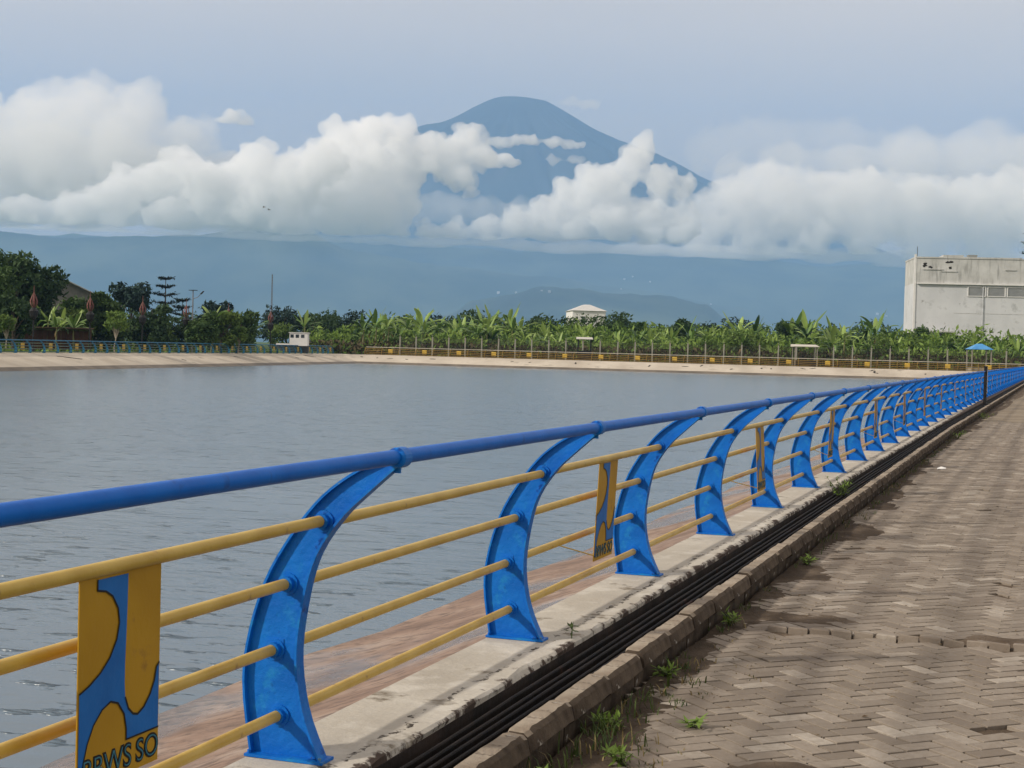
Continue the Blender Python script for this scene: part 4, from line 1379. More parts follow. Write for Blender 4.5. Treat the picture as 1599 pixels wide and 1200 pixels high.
def boat_cabin():
    root = empty('boat', at_ground(462, 204, 0.0), YAW)
    tag(root, 'small white cabin boat with dark hull standing on the grass', 'boat')
    mb = MB()
    # hull with a raised prow to the left
    st = [(-2.6, .05, .9, 1.35), (-1.9, .5, .35, 1.2), (-0.8, .8, .15, 1.08), (1.0, .85, .12, 1.05), (1.7, .75, .15, 1.08)]
    vs, fs = [], []
    for x, w, zb, zt in st:
        vs += [(x, -w, zt), (x, -w * .6, zb), (x, w * .6, zb), (x, w, zt)]
    for i in range(len(st) - 1):
        for k in range(3):
            fs.append((i * 4 + k, (i + 1) * 4 + k, (i + 1) * 4 + k + 1, i * 4 + k + 1))
        fs.append((i * 4 + 3, (i + 1) * 4 + 3, (i + 1) * 4, i * 4))
    fs += [(0, 1, 2, 3), tuple(len(vs) - 4 + k for k in (3, 2, 1, 0))]
    mb.raw(vs, fs); mb.build('hull', mat('dark_hull_paint', (0.03, 0.045, 0.05), (0.05, 0.06, 0.065), 1, .6), root)
    mb = MB(); mb.box((-2.5, -.82, 1.09), (-.75, .82, 1.32)); mb.build('bow_deck', WHITE_WALL, root)
    mb = MB(); mb.box((-.72, -.86, 1.06), (1.66, .8, 2.75)); cb = mb.build('cabin', WHITE_WALL, root)
    for x in (-.42, .28, .98):
        m2 = MB(); m2.box((x - .2, -.885, 2.12), (x + .24, -.862, 2.55)); m2.build('window', DARKWIN, cb)
    mb = MB(); mb.box((-.85, -.95, 2.752), (1.8, .9, 2.83)); mb.build('roof', WHITE_WALL, root)
boat_cabin()

def big_building():
    dep = 262
    o = at_ground(1425, dep, -0.25)
    root = empty('warehouse', o, YAW - 0.12)
    tag(root, 'big weathered white concrete building at the right, taller than the trees', 'building')
    WALL = mat('weathered_white_wall', (0.52, 0.53, 0.54), (0.62, 0.63, 0.64), 0.25, .85, patches=[((0.40, 0.41, 0.41), 0.5, .55, .7), ((0.33, 0.33, 0.32), 1.1, .64, .72)])
    STAIN = bpy.data.materials.new('stained_parapet')
    N, L = nodes_of(STAIN)
    b = N['Principled BSDF']; b.inputs['Roughness'].default_value = .9
    tc = N.new('ShaderNodeTexCoord').outputs['Object']
    col = ramp(N, L, noise_node(N, L, tc, .5, 5), [(.3, (.42, .42, .40)), (.7, (.58, .58, .56))])
    st = noise_node(N, L, tc, 1, 6, .6, (1.6, 1, .22))
    col = mixc(N, L, remap(N, L, st, .52, .66, 0, .6), col, (.22, .22, .205))
    L.new(col, b.inputs['Base Color'])
    W, Dp, H, HB = 34.0, 13.0, 19.2, 14.6
    mb = MB(); mb.box((0, 0, 0), (W, Dp, HB)); mb.build('wall', WALL, root)
    mb = MB(); mb.box((.02, -.06, HB), (W, Dp - .02, H - .35)); par = mb.build('parapet', STAIN, root)
    # uneven coping pieces along the top
    for x0, x1, dz in ((0, 4.6, 0), (4.62, 7.9, .35), (7.92, 17.5, 0.05), (17.52, 33.9, -.1)):
        mb = MB(); mb.box((x0 - .05, -.16, H - .35), (x1, Dp + .1, H - .1 + dz)); mb.build('coping', STAIN, par)
    mb = MB(); mb.box((.3, -.42, HB - .14), (W, -.062, HB + .06)); mb.build('ledge', WHITE_WALL, root)
    mb = MB(); mb.box((-.18, -.12, 0), (.16, .3, H + .3)); mb.build('corner_pier', WHITE_WALL, root)
    mb = MB(); mb.tube([(.25, .1, H), (.25, .1, H + 1.6)], .05, 5); mb.build('roof_rod', BLACK, root)
    LOUV = mat('grey_louvre', (0.22, 0.23, 0.23), (0.28, 0.29, 0.29), 1, .6)
    for k in range(3):
        x = 8.9 + k * 3.25
        m2 = MB()
        m2.box((x - .16, -.14, HB - 2.1), (x + 2.86, -.003, HB - 1.98)); m2.box((x - .16, -.14, HB - .52), (x + 2.86, -.003, HB - .4))
        m2.box((x - .16, -.14, HB - 1.978), (x - .002, -.003, HB - .522)); m2.box((x + 2.702, -.14, HB - 1.978), (x + 2.86, -.003, HB - .522))
        w = m2.build('window', WHITE_WALL, root)
        for q in range(6):
            m2 = MB(); m2.box((x, -.05, HB - 1.96 + q * .24), (x + 2.7, -.012, HB - 1.96 + q * .24 + .2)); m2.build('louvre_slat', LOUV, w)
    # recessed-looking lower opening with canopy
    m2 = MB(); m2.box((2.4, -.10, 3.0), (6.0, -.004, 6.2)); w = m2.build('window', DARKWIN, root)
    m2 = MB(); m2.box((2.4, -.16, 5.1), (6.0, -.104, 5.5)); m2.build('transom', WHITE_WALL, w)
    m2 = MB(); m2.box((2.0, -1.5, 6.3), (6.4, -.004, 6.55)); m2.build('canopy', STAIN, root)
    m2 = MB(); m2.box((6.05, -1.3, 0.0), (6.35, -.004, 6.29)); m2.build('side_wall', WHITE_WALL, root)
    m2 = MB(); m2.box((16.0, -.1, 0), (17.7, -.004, 4.2)); m2.build('door', mat('dark_door', (0.045, 0.03, 0.035), (0.07, 0.05, 0.05), 1, .6), root)
    m2 = MB(); m2.box((15.6, -1.1, 4.3), (18.1, -.004, 4.5)); m2.build('door_canopy', STAIN, root)
    for x in (6.6, 7.5, 13.6, 20.5, 27.2):
        m2 = MB(); m2.box((x, -.075, HB + .07), (x + .14, -.0615, H - .4)); m2.build('parapet_pilaster', STAIN, par)
    for x in (11.3, 22.6):
        m2 = MB(); m2.tube([(x, -.16, 0), (x, -.16, HB - .2)], .07, 6); m2.build('downpipe', WALL, root)
    for z in (4.9, 9.6):
        m2 = MB(); m2.box((6.6, -.03, z), (W, -.003, z + .07)); m2.build('panel_joint', STAIN, root)
    for x, w_ in ((9.2, 1.5), (19.0, 2.2)):
        m2 = MB(); m2.box((x, 3, H - .36), (x + w_, 4.6, H + .55)); m2.build('roof_unit', GREY_ROOF, root)
    # crumbled bands and ledges on the facade
    rg = random.Random(4)
    for (x, z, l) in ((1.2, H - 2.3, 3.4), (4.3, H - 2.6, 2.6), (14.8, HB + 2.4, 1.8), (20, 9.2, 5), (14.2, HB - .3, 1.2)):
        m2 = MB(); m2.box((x, -.18, z), (x + l, -.064, z + .16)); m2.build('ledge', STAIN, root)
    for k in range(6):
        x = rg.uniform(1.4, 6.2); z = rg.uniform(H - 2.0, H - .8)
        n = 7
        P = [(x + math.cos(j * 6.283 / n) * rg.uniform(.2, .55), z + math.sin(j * 6.283 / n) * rg.uniform(.1, .3)) for j in range(n)]
        m2 = MB(); m2.raw([(a, -.075, c) for a, c in P] + [(a, -.055, c) for a, c in P], [tuple(range(n))] + [(j, (j + 1) % n, n + (j + 1) % n, n + j) for j in range(n)])
        m2.build('broken_patch', CREVICE, par)
big_building()

# ------------------------------------------------------------------ distant hill, flanks, volcano
FOREST = mat('forest_slope', (0.010, 0.026, 0.016), (0.085, 0.105, 0.055), 0.0016, 0.95, lo=.38, hi=.62)
ROCK = mat('volcano_slope', (0.05, 0.065, 0.06), (0.085, 0.10, 0.095), 0.0012, 0.95, patches=[((0.09, 0.085, 0.075), 0.0009, 0.6, 0.7)])
def ridge(name, pts, depth, thick, label, foot=-0.3, seed=0, nx=160, ny=14, rough=0.05, cap=None):
    """rounded ridge whose crest follows (column, row, depth) points at a real distance"""
    P = [at(px, py, depth if len(q) == 0 else q[0]) for px, py, *q in pts]
    mb = MB(); vs, fs = [], []
    n = nx
    for i in range(n + 1):
        t = i / n * (len(P) - 1)
        k = min(int(t), len(P) - 2); f = t - k
        f2 = f * f * (3 - 2 * f)
        c = P[k].lerp(P[k + 1], f); c.z = P[k].z * (1 - f2) + P[k + 1].z * f2
        away = Vector((c.x - CAM.x, c.y - CAM.y, 0)).normalized()
        for j in range(ny + 1):
            s = j / ny
            off = (s - 0.62) / 0.62 * thick
            prof = smooth(0, 1, s / .62) if s < .62 else smooth(1, 0, (s - .62) / .38)
            q = c + away * off
            h = c.z * prof
            h += c.z * rough * prof * (0.35 + .65 * (1 - prof)) * fbm((q.x, q.y, 0), 1 / 650.0, 5, seed) * 2
            h += c.z * rough * 0.3 * prof * fbm((q.x, q.y, 0), 1 / 140.0, 4, seed)
            if cap: h = min(h, cap)
            vs.append((q.x, q.y, foot + max(0, h)))
    m_ = ny + 1
    for i in range(n):
        for j in range(ny):
            fs.append((i * m_ + j, (i + 1) * m_ + j, (i + 1) * m_ + j + 1, i * m_ + j + 1))
    mb.raw(vs, fs)
    o = mb.build(name, FOREST, smooth_=True)
    tag(o, label, kind='structure')
    return o
HILL = ridge('hill', [(640, 545), (700, 490), (740, 470), (800, 460), (850, 449), (905, 452), (960, 458), (1040, 463), (1100, 475), (1140, 500), (1200, 556)], 9600, 1700, 'low wooded hill beyond the banana grove', seed=3, rough=.06, nx=240)
RIDGE = ridge('mountain_ridge', [(-600, 400), (-300, 372), (-60, 362), (120, 371), (300, 366), (420, 357), (470, 366), (560, 392), (680, 415), (830, 430), (980, 452), (1150, 480), (1300, 556)], 13000, 2400, 'long hazy blue ridge beneath the clouds at the left', seed=9, ny=24, nx=220)
FLANK = ridge('mountain_flank', [(-900, 400), (-400, 380), (0, 366), (400, 374), (700, 389), (1000, 400), (1300, 416), (1600, 424), (1900, 440), (2400, 470)], 15600, 3600, 'broad hazy flank of the volcano under the cloud base', seed=14, nx=260, ny=26, rough=.06)

def volcano():
    dep = 20500
    zmin = -0.3
    pk = at(800, 150, dep)
    right = Vector((rt.x, rt.y, 0)).normalized(); away = Vector((fw.x, fw.y, 0)).normalized()
    cx_ = 805
    def prof(pts):
        out = []
        for px, py in pts:
            p = at(px, py, dep)
            out.append((abs(px - cx_) / FPX * dep, p.z))
        return out
    LPf = prof([(805, 152), (785, 151), (768, 155), (740, 168), (715, 182), (690, 193), (655, 198), (600, 235), (500, 300), (400, 350), (300, 385), (150, 430)])
    RPf = prof([(805, 152), (830, 154), (855, 159), (880, 173), (905, 188), (930, 203), (972, 222), (1020, 238), (1060, 256), (1100, 279), (1160, 305), (1250, 345), (1400, 400), (1500, 440)])
    def ev(P, r_):
        for (a, za), (b, zb) in zip(P[:-1], P[1:]):
            if r_ <= b: return za + (zb - za) * (r_ - a) / (b - a + 1e-9)
        return P[-1][1] - (r_ - P[-1][0]) * .45
    mb = MB(); vs, fs = [], []
    na, nr = 220, 70
    for i in range(na):
        a = 2 * math.pi * i / na
        f = 0.5 + 0.5 * math.cos(a)
        for j in range(nr + 1):
            r_ = 8200 * (j / nr) ** 1.3 + 3
            z = ev(LPf, r_) * (1 - f) + ev(RPf, r_) * f
            g = smooth(500, 2600, r_)
            gul = abs(fbm((math.cos(a) * 7, math.sin(a) * 7, r_ / 2600), 1, 4))
            side = abs(math.sin(a))
            z -= 280 * g * gul * (0.25 + .75 * side)
            q = Vector((pk.x, pk.y, 0)) + right * (math.cos(a) * r_ + (cx_ - 800) / FPX * dep) + away * math.sin(a) * r_ * (.55 if math.sin(a) < 0 else .27)
            vs.append((q.x, q.y, max(zmin, z)))
    m_ = nr + 1
    for i in range(na):
        i2 = (i + 1) % na
        for j in range(nr):
            fs.append((i * m_ + j, i * m_ + j + 1, i2 * m_ + j + 1, i2 * m_ + j))
    mb.raw(vs, fs)
    o = mb.build('mountain', ROCK, smooth_=True)
    tag(o, 'blue volcano summit rising above the clouds', kind='structure')
volcano()

def hill_houses():
    rng = random.Random(12)
    lst = [(778, 459, 5.5), (806, 458, 4.5), (846, 455, 4), (858, 457, 5), (975, 437, 4), (988, 433, 3.5), (1015, 441, 3.2), (970, 452, 3), (1110, 476, 3.5), (1370, 492, 5), (1384, 494, 4)]
    for k, (px, py, wpx) in enumerate(lst):
        g = None
        for q in (HILL, RIDGE, FLANK):
            ok, loc, nrm, idx = q.ray_cast(CAM, ray(px, py).normalized())
            if ok: g = loc; break
        if g is None: continue
        s = 0.75 * wpx / FPX * (g - CAM).dot(fw)
        lab = 'tiny white house on the distant slope, %s of these from the left' % ordinal(sorted(q[0] for q in lst).index(px))
        root = empty('hill_house', (g.x, g.y, g.z + s * .1), YAW + rng.uniform(-.6, .6))
        tag(root, lab, 'house', 'white houses on the distant slope')
        mb = MB(); mb.box((-s / 2, -s * .35, -s), (s / 2, s * .35, s * .42)); mb.build('wall', WHITE_WALL, root)
        mb = MB()
        mb.raw([(-s * .56, -s * .42, s * .42), (s * .56, -s * .42, s * .42), (s * .56, s * .42, s * .42), (-s * .56, s * .42, s * .42), (-s * .5, 0, s * .75), (s * .5, 0, s * .75)], [(0, 1, 5, 4), (2, 3, 4, 5), (1, 2, 5), (3, 0, 4), (0, 3, 2, 1)])
        mb.build('roof', GREY_ROOF if k % 3 else WHITE_WALL, root)
hill_houses()

# ------------------------------------------------------------------ haze
def haze():
    mb = MB()
    right = Vector((rt.x, rt.y, 0)).normalized(); away = Vector((fw.x, fw.y, 0)).normalized()
    prof = [(-3200, -5), (HAZE_END, -5), (HAZE_END, HAZE_HIGH), (NOTCH, HAZE_HIGH), (NOTCH, HAZE_LOW), (-3200, HAZE_LOW)]
    vs = []
    for sx in (-21000, 21000):
        for d, z in prof:
            p = Vector((CAM.x, CAM.y, 0)) + right * sx + away * d
            vs.append((p.x, p.y, z))
    n = len(prof)
    fs = [(0, 1, 4, 5), (1, 2, 3, 4), (n + 5, n + 4, n + 1, n), (n + 4, n + 3, n + 2, n + 1)]
    fs += [(k, n + k, n + (k + 1) % n, (k + 1) % n) for k in range(n)]
    mb.raw(vs, fs)
    m = bpy.data.materials.new('haze_air')
    N, L = nodes_of(m)
    N.remove(N['Principled BSDF'])
    v = N.new('ShaderNodeVolumePrincipled')
    v.inputs['Color'].default_value = (0.355, 0.62, 1.0, 1)
    v.inputs['Density'].default_value = 8.8e-5
    v.inputs['Anisotropy'].default_value = 0.0
    L.new(v.outputs[0], N['Material Output'].inputs['Volume'])
    o = mb.build('haze', m, fix=True)
    tag(o, 'thin blue air over the plain', 'haze', kind='stuff')
haze()

# ------------------------------------------------------------------ clouds
CLOUDS = {}
def cloud_mat(density):
    if density not in CLOUDS:
        m = bpy.data.materials.new('cloud_vapour')
        N, L = nodes_of(m)
        N.remove(N['Principled BSDF'])
        v = N.new('ShaderNodeVolumeScatter')
        v.inputs['Color'].default_value = (1, 1, 1, 1)
        v.inputs['Density'].default_value = density
        L.new(v.outputs[0], N['Material Output'].inputs['Volume'])
        CLOUDS[density] = m
    return CLOUDS[density]

ico_bm = bmesh.new(); bmesh.ops.create_icosphere(ico_bm, subdivisions=2, radius=1.0)
ICO_V = np.array([v.co[:] for v in ico_bm.verts]); ICO_F = [tuple(v.index for v in f.verts) for f in ico_bm.faces]
ico_bm.free()

def cloud(puffs, label, seed, voxel=10.5, base=HAZE_LOW + 50, density=0.0125, kids=8, rough=1.0, stretch=(1, 1, 1)):
    """puffs: (column, row, radius in photo pixels, depth in metres); grows billows on billows, remeshed into one skin filled with vapour"""
    rng = random.Random(seed)
    sph = []
    ca, sa = math.cos(YAW), math.sin(YAW)
    for (px, py, rp_, dep) in puffs:
        c = at(px, py, dep); r_ = rp_ / FPX * dep
        sph.append((c, r_))
        for _ in range(kids):
            d = Vector((rng.gauss(0, 1), rng.gauss(0, 1), rng.gauss(.3, .9))).normalized()
            r2 = r_ * rng.uniform(.28, .55)
            d = Vector((d.x * stretch[0], d.y * stretch[1], d.z * stretch[2]))
            c2 = c + Vector((d.x * ca - d.y * sa, d.x * sa + d.y * ca, d.z)) * r_ * .82
            sph.append((c2, r2))
            for _ in range(5):
                d2 = (d + Vector((rng.gauss(0, .7), rng.gauss(0, .7), rng.gauss(.15, .7)))).normalized()
                sph.append((c2 + Vector((d2.x * stretch[0], d2.y, d2.z * stretch[2])) * r2 * .85, r2 * rng.uniform(.3, .55)))
    vs, fs = [], []
    for c, r_ in sph:
        if r_ * stretch[2] < voxel * .8: continue
        n = len(vs)
        for v in ICO_V:
            x, y, z = v[0] * r_ * stretch[0], v[1] * r_ * stretch[1], v[2] * r_ * stretch[2]
            vs.append((c.x + x * ca - y * sa, c.y + x * sa + y * ca, c.z + z))
        fs += [(a + n, b_ + n, c_ + n) for a, b_, c_ in ICO_F]
    me = bpy.data.meshes.new('cloud_raw'); me.from_pydata(vs, [], fs)
    tmp = bpy.data.objects.new('cloud_tmp', me); COL.objects.link(tmp)
    md = tmp.modifiers.new('r', 'REMESH'); md.mode = 'VOXEL'; md.voxel_size = voxel
    dg = bpy.context.evaluated_depsgraph_get()
    out = bpy.data.meshes.new_from_object(tmp.evaluated_get(dg))
    bpy.data.objects.remove(tmp); bpy.data.meshes.remove(me)
    n = len(out.vertices)
    co_ = np.empty(n * 3); no_ = np.empty(n * 3)
    out.vertices.foreach_get('co', co_); out.vertices.foreach_get('normal', no_)
    co_ = co_.reshape(-1, 3); no_ = no_.reshape(-1, 3)
    for i in range(n):
        p = co_[i]
        t = 1 - abs(noise.noise(Vector((p[0] / 120, p[1] / 120, p[2] / 120)))) * 2
        t2 = 1 - abs(noise.noise(Vector((p[0] / 48 + 9, p[1] / 48, p[2] / 48)))) * 2
        t3 = noise.noise(Vector((p[0] / 23, p[1] / 23, p[2] / 23 + 5)))
        q = p + no_[i] * ((30 * t + 26 * t2 + 8 * t3 - 23) * rough)
        bz = base + 40 * noise.noise(Vector((p[0] / 330, p[1] / 330, 3))) + 14 * noise.noise(Vector((p[0] / 90, p[1] / 90, 7)))
        if q[2] < bz: q[2] = bz + (q[2] - bz) * 0.06
        if q[2] < HAZE_LOW + 6: q[2] = HAZE_LOW + 6
        co_[i] = q
    out.vertices.foreach_set('co', co_.ravel())
    out.update()
    tmp = bpy.data.objects.new('cloud_tmp', out); COL.objects.link(tmp)
    md = tmp.modifiers.new('r', 'REMESH'); md.mode = 'VOXEL'; md.voxel_size = voxel * .9
    clean = bpy.data.meshes.new_from_object(tmp.evaluated_get(bpy.context.evaluated_depsgraph_get()))
    bpy.data.objects.remove(tmp); bpy.data.meshes.remove(out)
    out = clean
    out.materials.clear(); out.materials.append(cloud_mat(density))
    o = link('cloud', out)
    tag(o, label, 'cloud', kind='stuff')
    return o

DL, DM, DR_ = 8500, 8800, 9500
cloud([(130, 170, 50, 9850), (60, 185, 50, 9850), (210, 180, 48, 9850), (-20, 230, 70, 9850), (90, 240, 75, 9850), (190, 250, 70, 9850), (290, 225, 42, 9850), (0, 310, 60, 9850), (120, 310, 60, 9850), (240, 300, 55, 9850), (-120, 250, 80, 9850), (-140, 320, 70, 9850)],
      'large soft pale cloud bank at the left behind the bright cumulus', 1, voxel=14, rough=1.2, base=700, density=0.0035)
cloud([(362, 182, 13, 9700), (347, 188, 9, 9700), (383, 190, 10, 9700)], 'small bright cloud cap left of the volcano', 2, voxel=10, base=1370, rough=.8, density=0.012, stretch=(1.3, 1, .8))
cloud([(190, 305, 36, DL), (240, 285, 34, DL), (285, 275, 38, DL), (330, 300, 43, DL), (400, 268, 40, DL), (390, 315, 45, DL), (450, 290, 48, DL), (500, 255, 38, DL), (120, 335, 34, DL), (40, 340, 32, DL), (-40, 335, 36, DL), (180, 345, 30, DL), (270, 345, 34, DL), (350, 350, 34, DL), (440, 345, 36, DL), (-120, 335, 40, DL)],
      'bright cumulus bank at the left above the blue ridge', 3)
cloud([(540, 235, 38, DM), (580, 215, 32, DM), (620, 212, 28, DM), (560, 275, 48, DM), (620, 265, 46, DM), (665, 240, 32, DM), (700, 245, 26, DM), (735, 216, 23, DM), (750, 242, 24, DM), (715, 272, 25, DM), (590, 320, 46, DM), (530, 325, 44, DM), (630, 318, 26, DM), (480, 320, 40, DM), (540, 360, 26, DM), (620, 362, 24, DM), (470, 360, 26, DM)],
      'towering cumulus left of the volcano, its top reaching the summit slope', 4, voxel=10)
cloud([(665, 368, 20, DM), (710, 366, 20, DM), (760, 360, 22, DM), (810, 352, 27, DM), (860, 338, 32, DM), (900, 312, 32, DM), (945, 292, 34, DM), (985, 265, 27, DM), (1004, 230, 18, DM), (995, 248, 21, DM), (1030, 287, 25, DM), (1065, 294, 21, DM), (900, 360, 30, DM), (960, 345, 40, DM), (1010, 350, 36, DM), (850, 368, 24, DM), (1060, 355, 32, DM), (700, 382, 14, DM), (780, 384, 14, DM)],
      'cumulus tower in front of the right slope of the volcano', 5, voxel=10)
cloud([(1110, 340, 38, DR_), (1160, 325, 46, DR_), (1220, 320, 55, DR_), (1290, 325, 55, DR_), (1360, 330, 55, DR_), (1440, 335, 55, DR_), (1520, 330, 55, DR_), (1600, 335, 55, DR_), (1690, 335, 60, DR_), (1100, 375, 30, DR_), (1180, 375, 34, DR_), (1260, 380, 34, DR_), (1350, 385, 34, DR_), (1440, 388, 34, DR_), (1540, 390, 34, DR_), (1640, 392, 36, DR_), (1580, 300, 34, DR_)],
      'soft cloud bank to the right of the volcano', 6, voxel=11, rough=1.4, density=0.006)
cloud([(1150, 285, 34, 10000), (1230, 270, 45, 10000), (1320, 275, 50, 10000), (1420, 270, 55, 10000), (1520, 262, 60, 10000), (1620, 270, 60, 10000), (1720, 270, 60, 10000)],
      'thin pale cloud veil high at the right', 7, voxel=26, base=800, rough=1.6, density=0.0018)
cloud([(-120 + 95 * k, 268 - 20 * math.sin(k * .9) + k * 3, 62, 10080) for k in range(8)],
      'thin pale veil of cloud at the left between the cumulus banks', 14, voxel=28, base=700, rough=1.6, density=0.0042)
cloud([(640 + 55 * k, 332 - 6 * math.sin(k * 1.3), 24, 9950) for k in range(7)],
      'faint mist lying on the lower slopes of the volcano', 15, voxel=20, base=700, rough=1.2, density=0.0022, stretch=(1.6, 1, .9))
cloud([(1130 + 90 * k, 235 - 14 * math.sin(k * 1.1), 42, 10150) for k in range(8)],
      'thin high veil above the right-hand cloud bank', 16, voxel=28, base=900, rough=1.8, density=0.0008, stretch=(1.5, 1, .8))
cloud([(820, 219, 9, 9800), (862, 222, 8, 9800), (895, 226, 7, 9800), (785, 222, 9, 9800)], 'thin wisp of cloud across the volcano slope', 8, voxel=10, base=900, rough=.8, density=0.012, stretch=(2.4, 1.2, .8))
cloud([(790, 248, 12, 9700), (772, 251, 11, 9700), (805, 254, 8, 9700)], 'small cloud puff on the volcano slope left of centre', 9, voxel=11, base=800, rough=.8, density=0.0168, stretch=(1.3, 1, .8))
cloud([(865, 249, 8, 9800), (895, 251, 8, 9800)], 'small thin cloud puff on the volcano slope right of centre', 10, voxel=10, base=800, rough=.8, density=0.0072, stretch=(2.2, 1, .7))
cloud([(735, 300, 9, 9000), (725, 306, 6, 9000)], 'little detached cloud tuft below the towering cumulus', 12, voxel=10, base=720, rough=.6, density=0.0168, stretch=(1.3, 1, .8))
cloud([(890, 158, 9, 10150), (915, 163, 9, 10150)], 'faint cloud streak behind the right edge of the summit', 13, voxel=14, base=800, rough=.8, density=0.00384, stretch=(2.4, 1, .7))
cloud([(-150 + 105 * k, 366 + 3.0 * k, 27, 8150 + 105 * k) for k in range(19)],
      'flat grey-white stratus along the cloud base', 11, voxel=26, rough=.8, density=0.0042, stretch=(2.6, 1.5, .75), base=HAZE_LOW + 12, kids=4)

# ------------------------------------------------------------------ weeds and litter on the walkway
def grass():
    rng = random.Random(41)
    mb = MB()
    def tuft(x, y, n, h, mi):
        for _ in range(n):
            bx, by = x + rng.gauss(0, .03), y + rng.gauss(0, .04)
            z = PAVE_Z + soil_h(bx, by) - .003
            a = rng.uniform(0, 6.28); l = h * rng.uniform(.5, 1.2); le = rng.uniform(.3, 1.1) * l
            d = Vector((math.cos(a), math.sin(a), 0)); s = Vector((-d.y, d.x, 0)) * rng.uniform(.002, .0045)
            p0 = Vector((bx, by, z)); p1 = p0 + d * le * .4 + Vector((0, 0, l * .65)); p2 = p0 + d * le + Vector((0, 0, l * .9))
            m_ = mi if rng.random() < .8 else 1 - mi
            mb.face([p0 - s, p0 + s, p1 + s * .8, p1 - s * .8], m_); mb.face([p1 - s * .8, p1 + s * .8, p2], m_)
    for _ in range(60):
        y = 5.0 + rng.random() ** 1.6 * 3.2
        tuft(0.70 + abs(rng.gauss(0, .10)), y, rng.randint(5, 14), rng.uniform(.03, .10), 0)
    for _ in range(90):
        y = rng.uniform(8, 34)
        tuft(0.69 + abs(rng.gauss(0, .05)), y, rng.randint(3, 9), rng.uniform(.03, .07), 0)
    for _ in range(26):
        tuft(rng.uniform(.75, 1.25), rng.uniform(5.2, 9.5), rng.randint(3, 6), rng.uniform(.02, .05), 1)
    for (x, y) in ((0.98, 6.25), (1.05, 6.0), (0.92, 7.2), (1.0, 7.4), (0.95, 5.7)):
        tuft(x, y, 14, .05, 0)
    tag(mb.build('grass', [LEAF['blade'], LEAF['dry']]), 'short grass and weeds along the foot of the kerb', 'grass', kind='stuff')
    mb = MB()
    for _ in range(420):
        y = 4.8 + rng.random() ** 1.4 * 14; x = 0.72 + rng.random() ** 1.8 * 2.6
        z = PAVE_Z + max(0.002, soil_h(x, y)) + .003
        a = rng.uniform(0, 6.28); s = rng.uniform(.006, .022)
        d = Vector((math.cos(a), math.sin(a), rng.uniform(-.1, .3))); n = Vector((-d.y, d.x, rng.uniform(-.2, .3)))
        p = Vector((x, y, z + .003))
        mb.face([p - d * s, p - n * s * .4 + Vector((0, 0, .004)), p + d * s, p + n * s * .4 + Vector((0, 0, .004))])
    tag(mb.build('litter', mat('dry_litter', (0.09, 0.06, 0.035), (0.22, 0.17, 0.11), 30, .9)), 'scattered dry leaf crumbs on the paving', 'litter', kind='stuff')
grass()

def weed(loc, n, h, spread, label, seed, tall=False):
    rng = random.Random(seed)
    root = empty('weed_plant', loc)
    tag(root, label, 'plant')
    st, lf = MB(), MB()
    for i in range(n):
        a = rng.uniform(0, 6.28); l = h * rng.uniform(.55, 1.1)
        e = Vector((math.cos(a) * spread * rng.uniform(.3, 1), math.sin(a) * spread * rng.uniform(.3, 1), l))
        st.tube([(0, 0, -.02), e * .5 + Vector((0, 0, l * .1)), e], [.0025, .002, .001], 4)
        for k in range(7 if not tall else 5):
            t = rng.uniform(.3, 1)
            p = e * t
            d = Vector((rng.gauss(0, 1), rng.gauss(0, 1), rng.gauss(-.2 if tall else .1, .5))).normalized()
            s = rng.uniform(.014, .032)
            b_ = d.cross(Vector((0, 0, 1))).normalized()
            lf.face([p, p + d * s - b_ * s * .35, p + d * s * 2.1, p + d * s + b_ * s * .35])
    st.build('stem', LEAF['blade'], root); lf.build('foliage', LEAF['weed' if not tall else 'blade'], root)
weed((0.42, 17.4, -0.10), 22, 0.24, 0.22, 'leafy weed growing out of the drain grate', 1)
weed((0.24, 7.62, 0.0), 2, 0.085, 0.03, 'tiny seedling sprouting on the plinth beside the second blue post', 2, True)
weed((0.74, 9.35, PAVE_Z), 8, 0.10, 0.07, 'small green weed at the foot of the kerb', 3)
weed((0.95, 6.02, PAVE_Z + .005), 9, 0.06, 0.09, 'low spreading weed among the near pavers', 4)
weed((0.80, 5.42, PAVE_Z), 14, 0.09, 0.12, 'leafy weed clump at the bottom edge of the picture beside the kerb', 5)
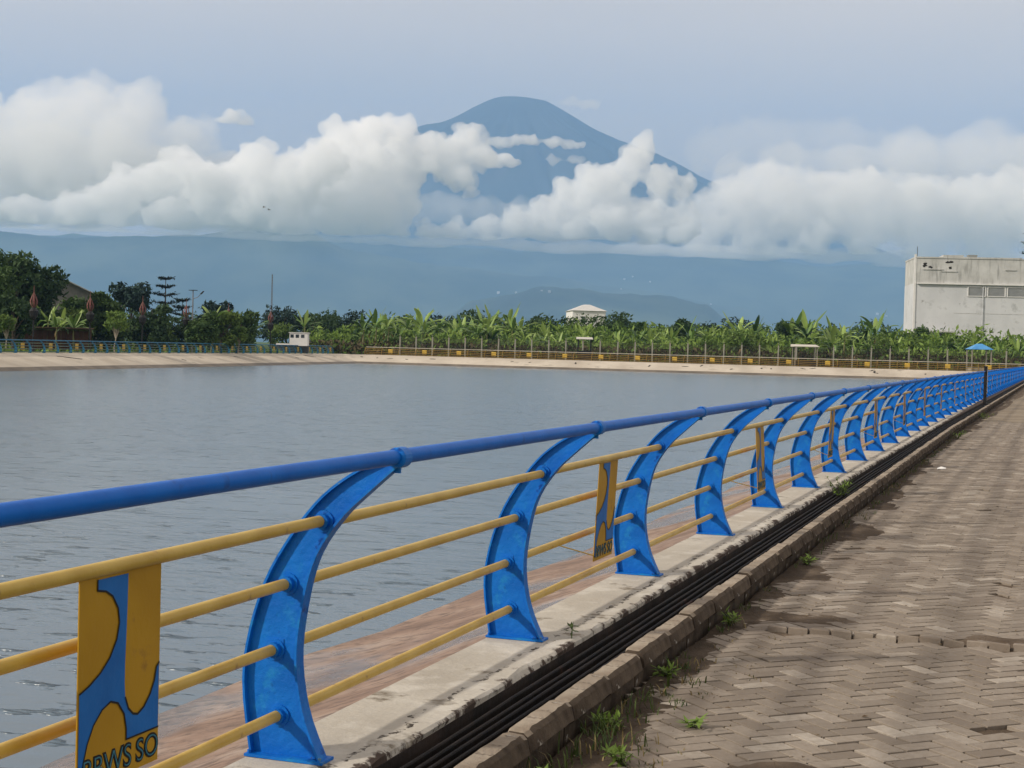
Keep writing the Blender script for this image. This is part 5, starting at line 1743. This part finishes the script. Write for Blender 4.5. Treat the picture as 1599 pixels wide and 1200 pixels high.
weed((0.74, 6.55, PAVE_Z), 10, 0.07, 0.08, 'small weed clump by the kerb just before the kerb joint', 6)
weed((0.72, 7.75, PAVE_Z), 9, 0.06, 0.07, 'weed tuft under the kerb just beyond the kerb joint', 7)
weed((1.08, 6.75, PAVE_Z + .003), 6, 0.035, 0.06, 'flat yellowish weed between loose pavers near the kerb', 8)
weed((0.76, 12.4, PAVE_Z), 8, 0.07, 0.07, 'weed at the kerb foot level with the fourth blue post', 9)
weed((0.80, 34.0, PAVE_Z), 16, 0.16, 0.25, 'distant weed clump along the kerb before the black post', 10)
weed((0.95, 46.0, PAVE_Z), 18, 0.2, 0.35, 'farthest weed clump along the kerb near the black post', 11)

# litter wrapper on the paving, and birds far off
mb = MB()
mb.raw([(0, 0, 0), (.12, .01, .012), (.13, .07, .02), (.05, .09, .035), (-.01, .06, .01)], [(0, 1, 2, 3, 4)])
mb.raw([(0, 0, -.003), (.12, .01, -.003), (.13, .07, -.003), (.05, .09, -.003), (-.01, .06, -.003)], [(4, 3, 2, 1, 0)])
o = mb.build('wrapper', WHITE_WALL)
o.location = (1.02, 24.2, PAVE_Z + .008)
tag(o, 'crumpled white scrap of litter near the kerb', 'litter')

def bird(px, py, dep, label, seed):
    rng = random.Random(seed)
    p = at(px, py, dep)
    root = empty('bird', p, rng.uniform(0, 6)); root.rotation_euler = (0.2, 0.3, rng.uniform(0, 6))
    tag(root, label, 'bird', 'birds in front of the clouds')
    mb = MB(); mb.tube([(0, -.22, 0), (0, -.1, .01), (0, .1, .01), (0, .24, 0), (0, .36, -.01)], [.012, .055, .05, .02, .03], 6); mb.build('body', BLACK, root)
    for s in (-1, 1):
        w = MB(); w.raw([(0, -.08, .03), (s * .3, -.13, .15), (s * .62, .02, .05), (s * .28, .06, .12), (0, .08, .03)], [(0, 1, 2, 3, 4)]); w.build('wing', BLACK, root)
bird(412, 324, 260, 'left of two small dark birds before the clouds', 1)
bird(420, 328, 262, 'right of two small dark birds before the clouds', 2)
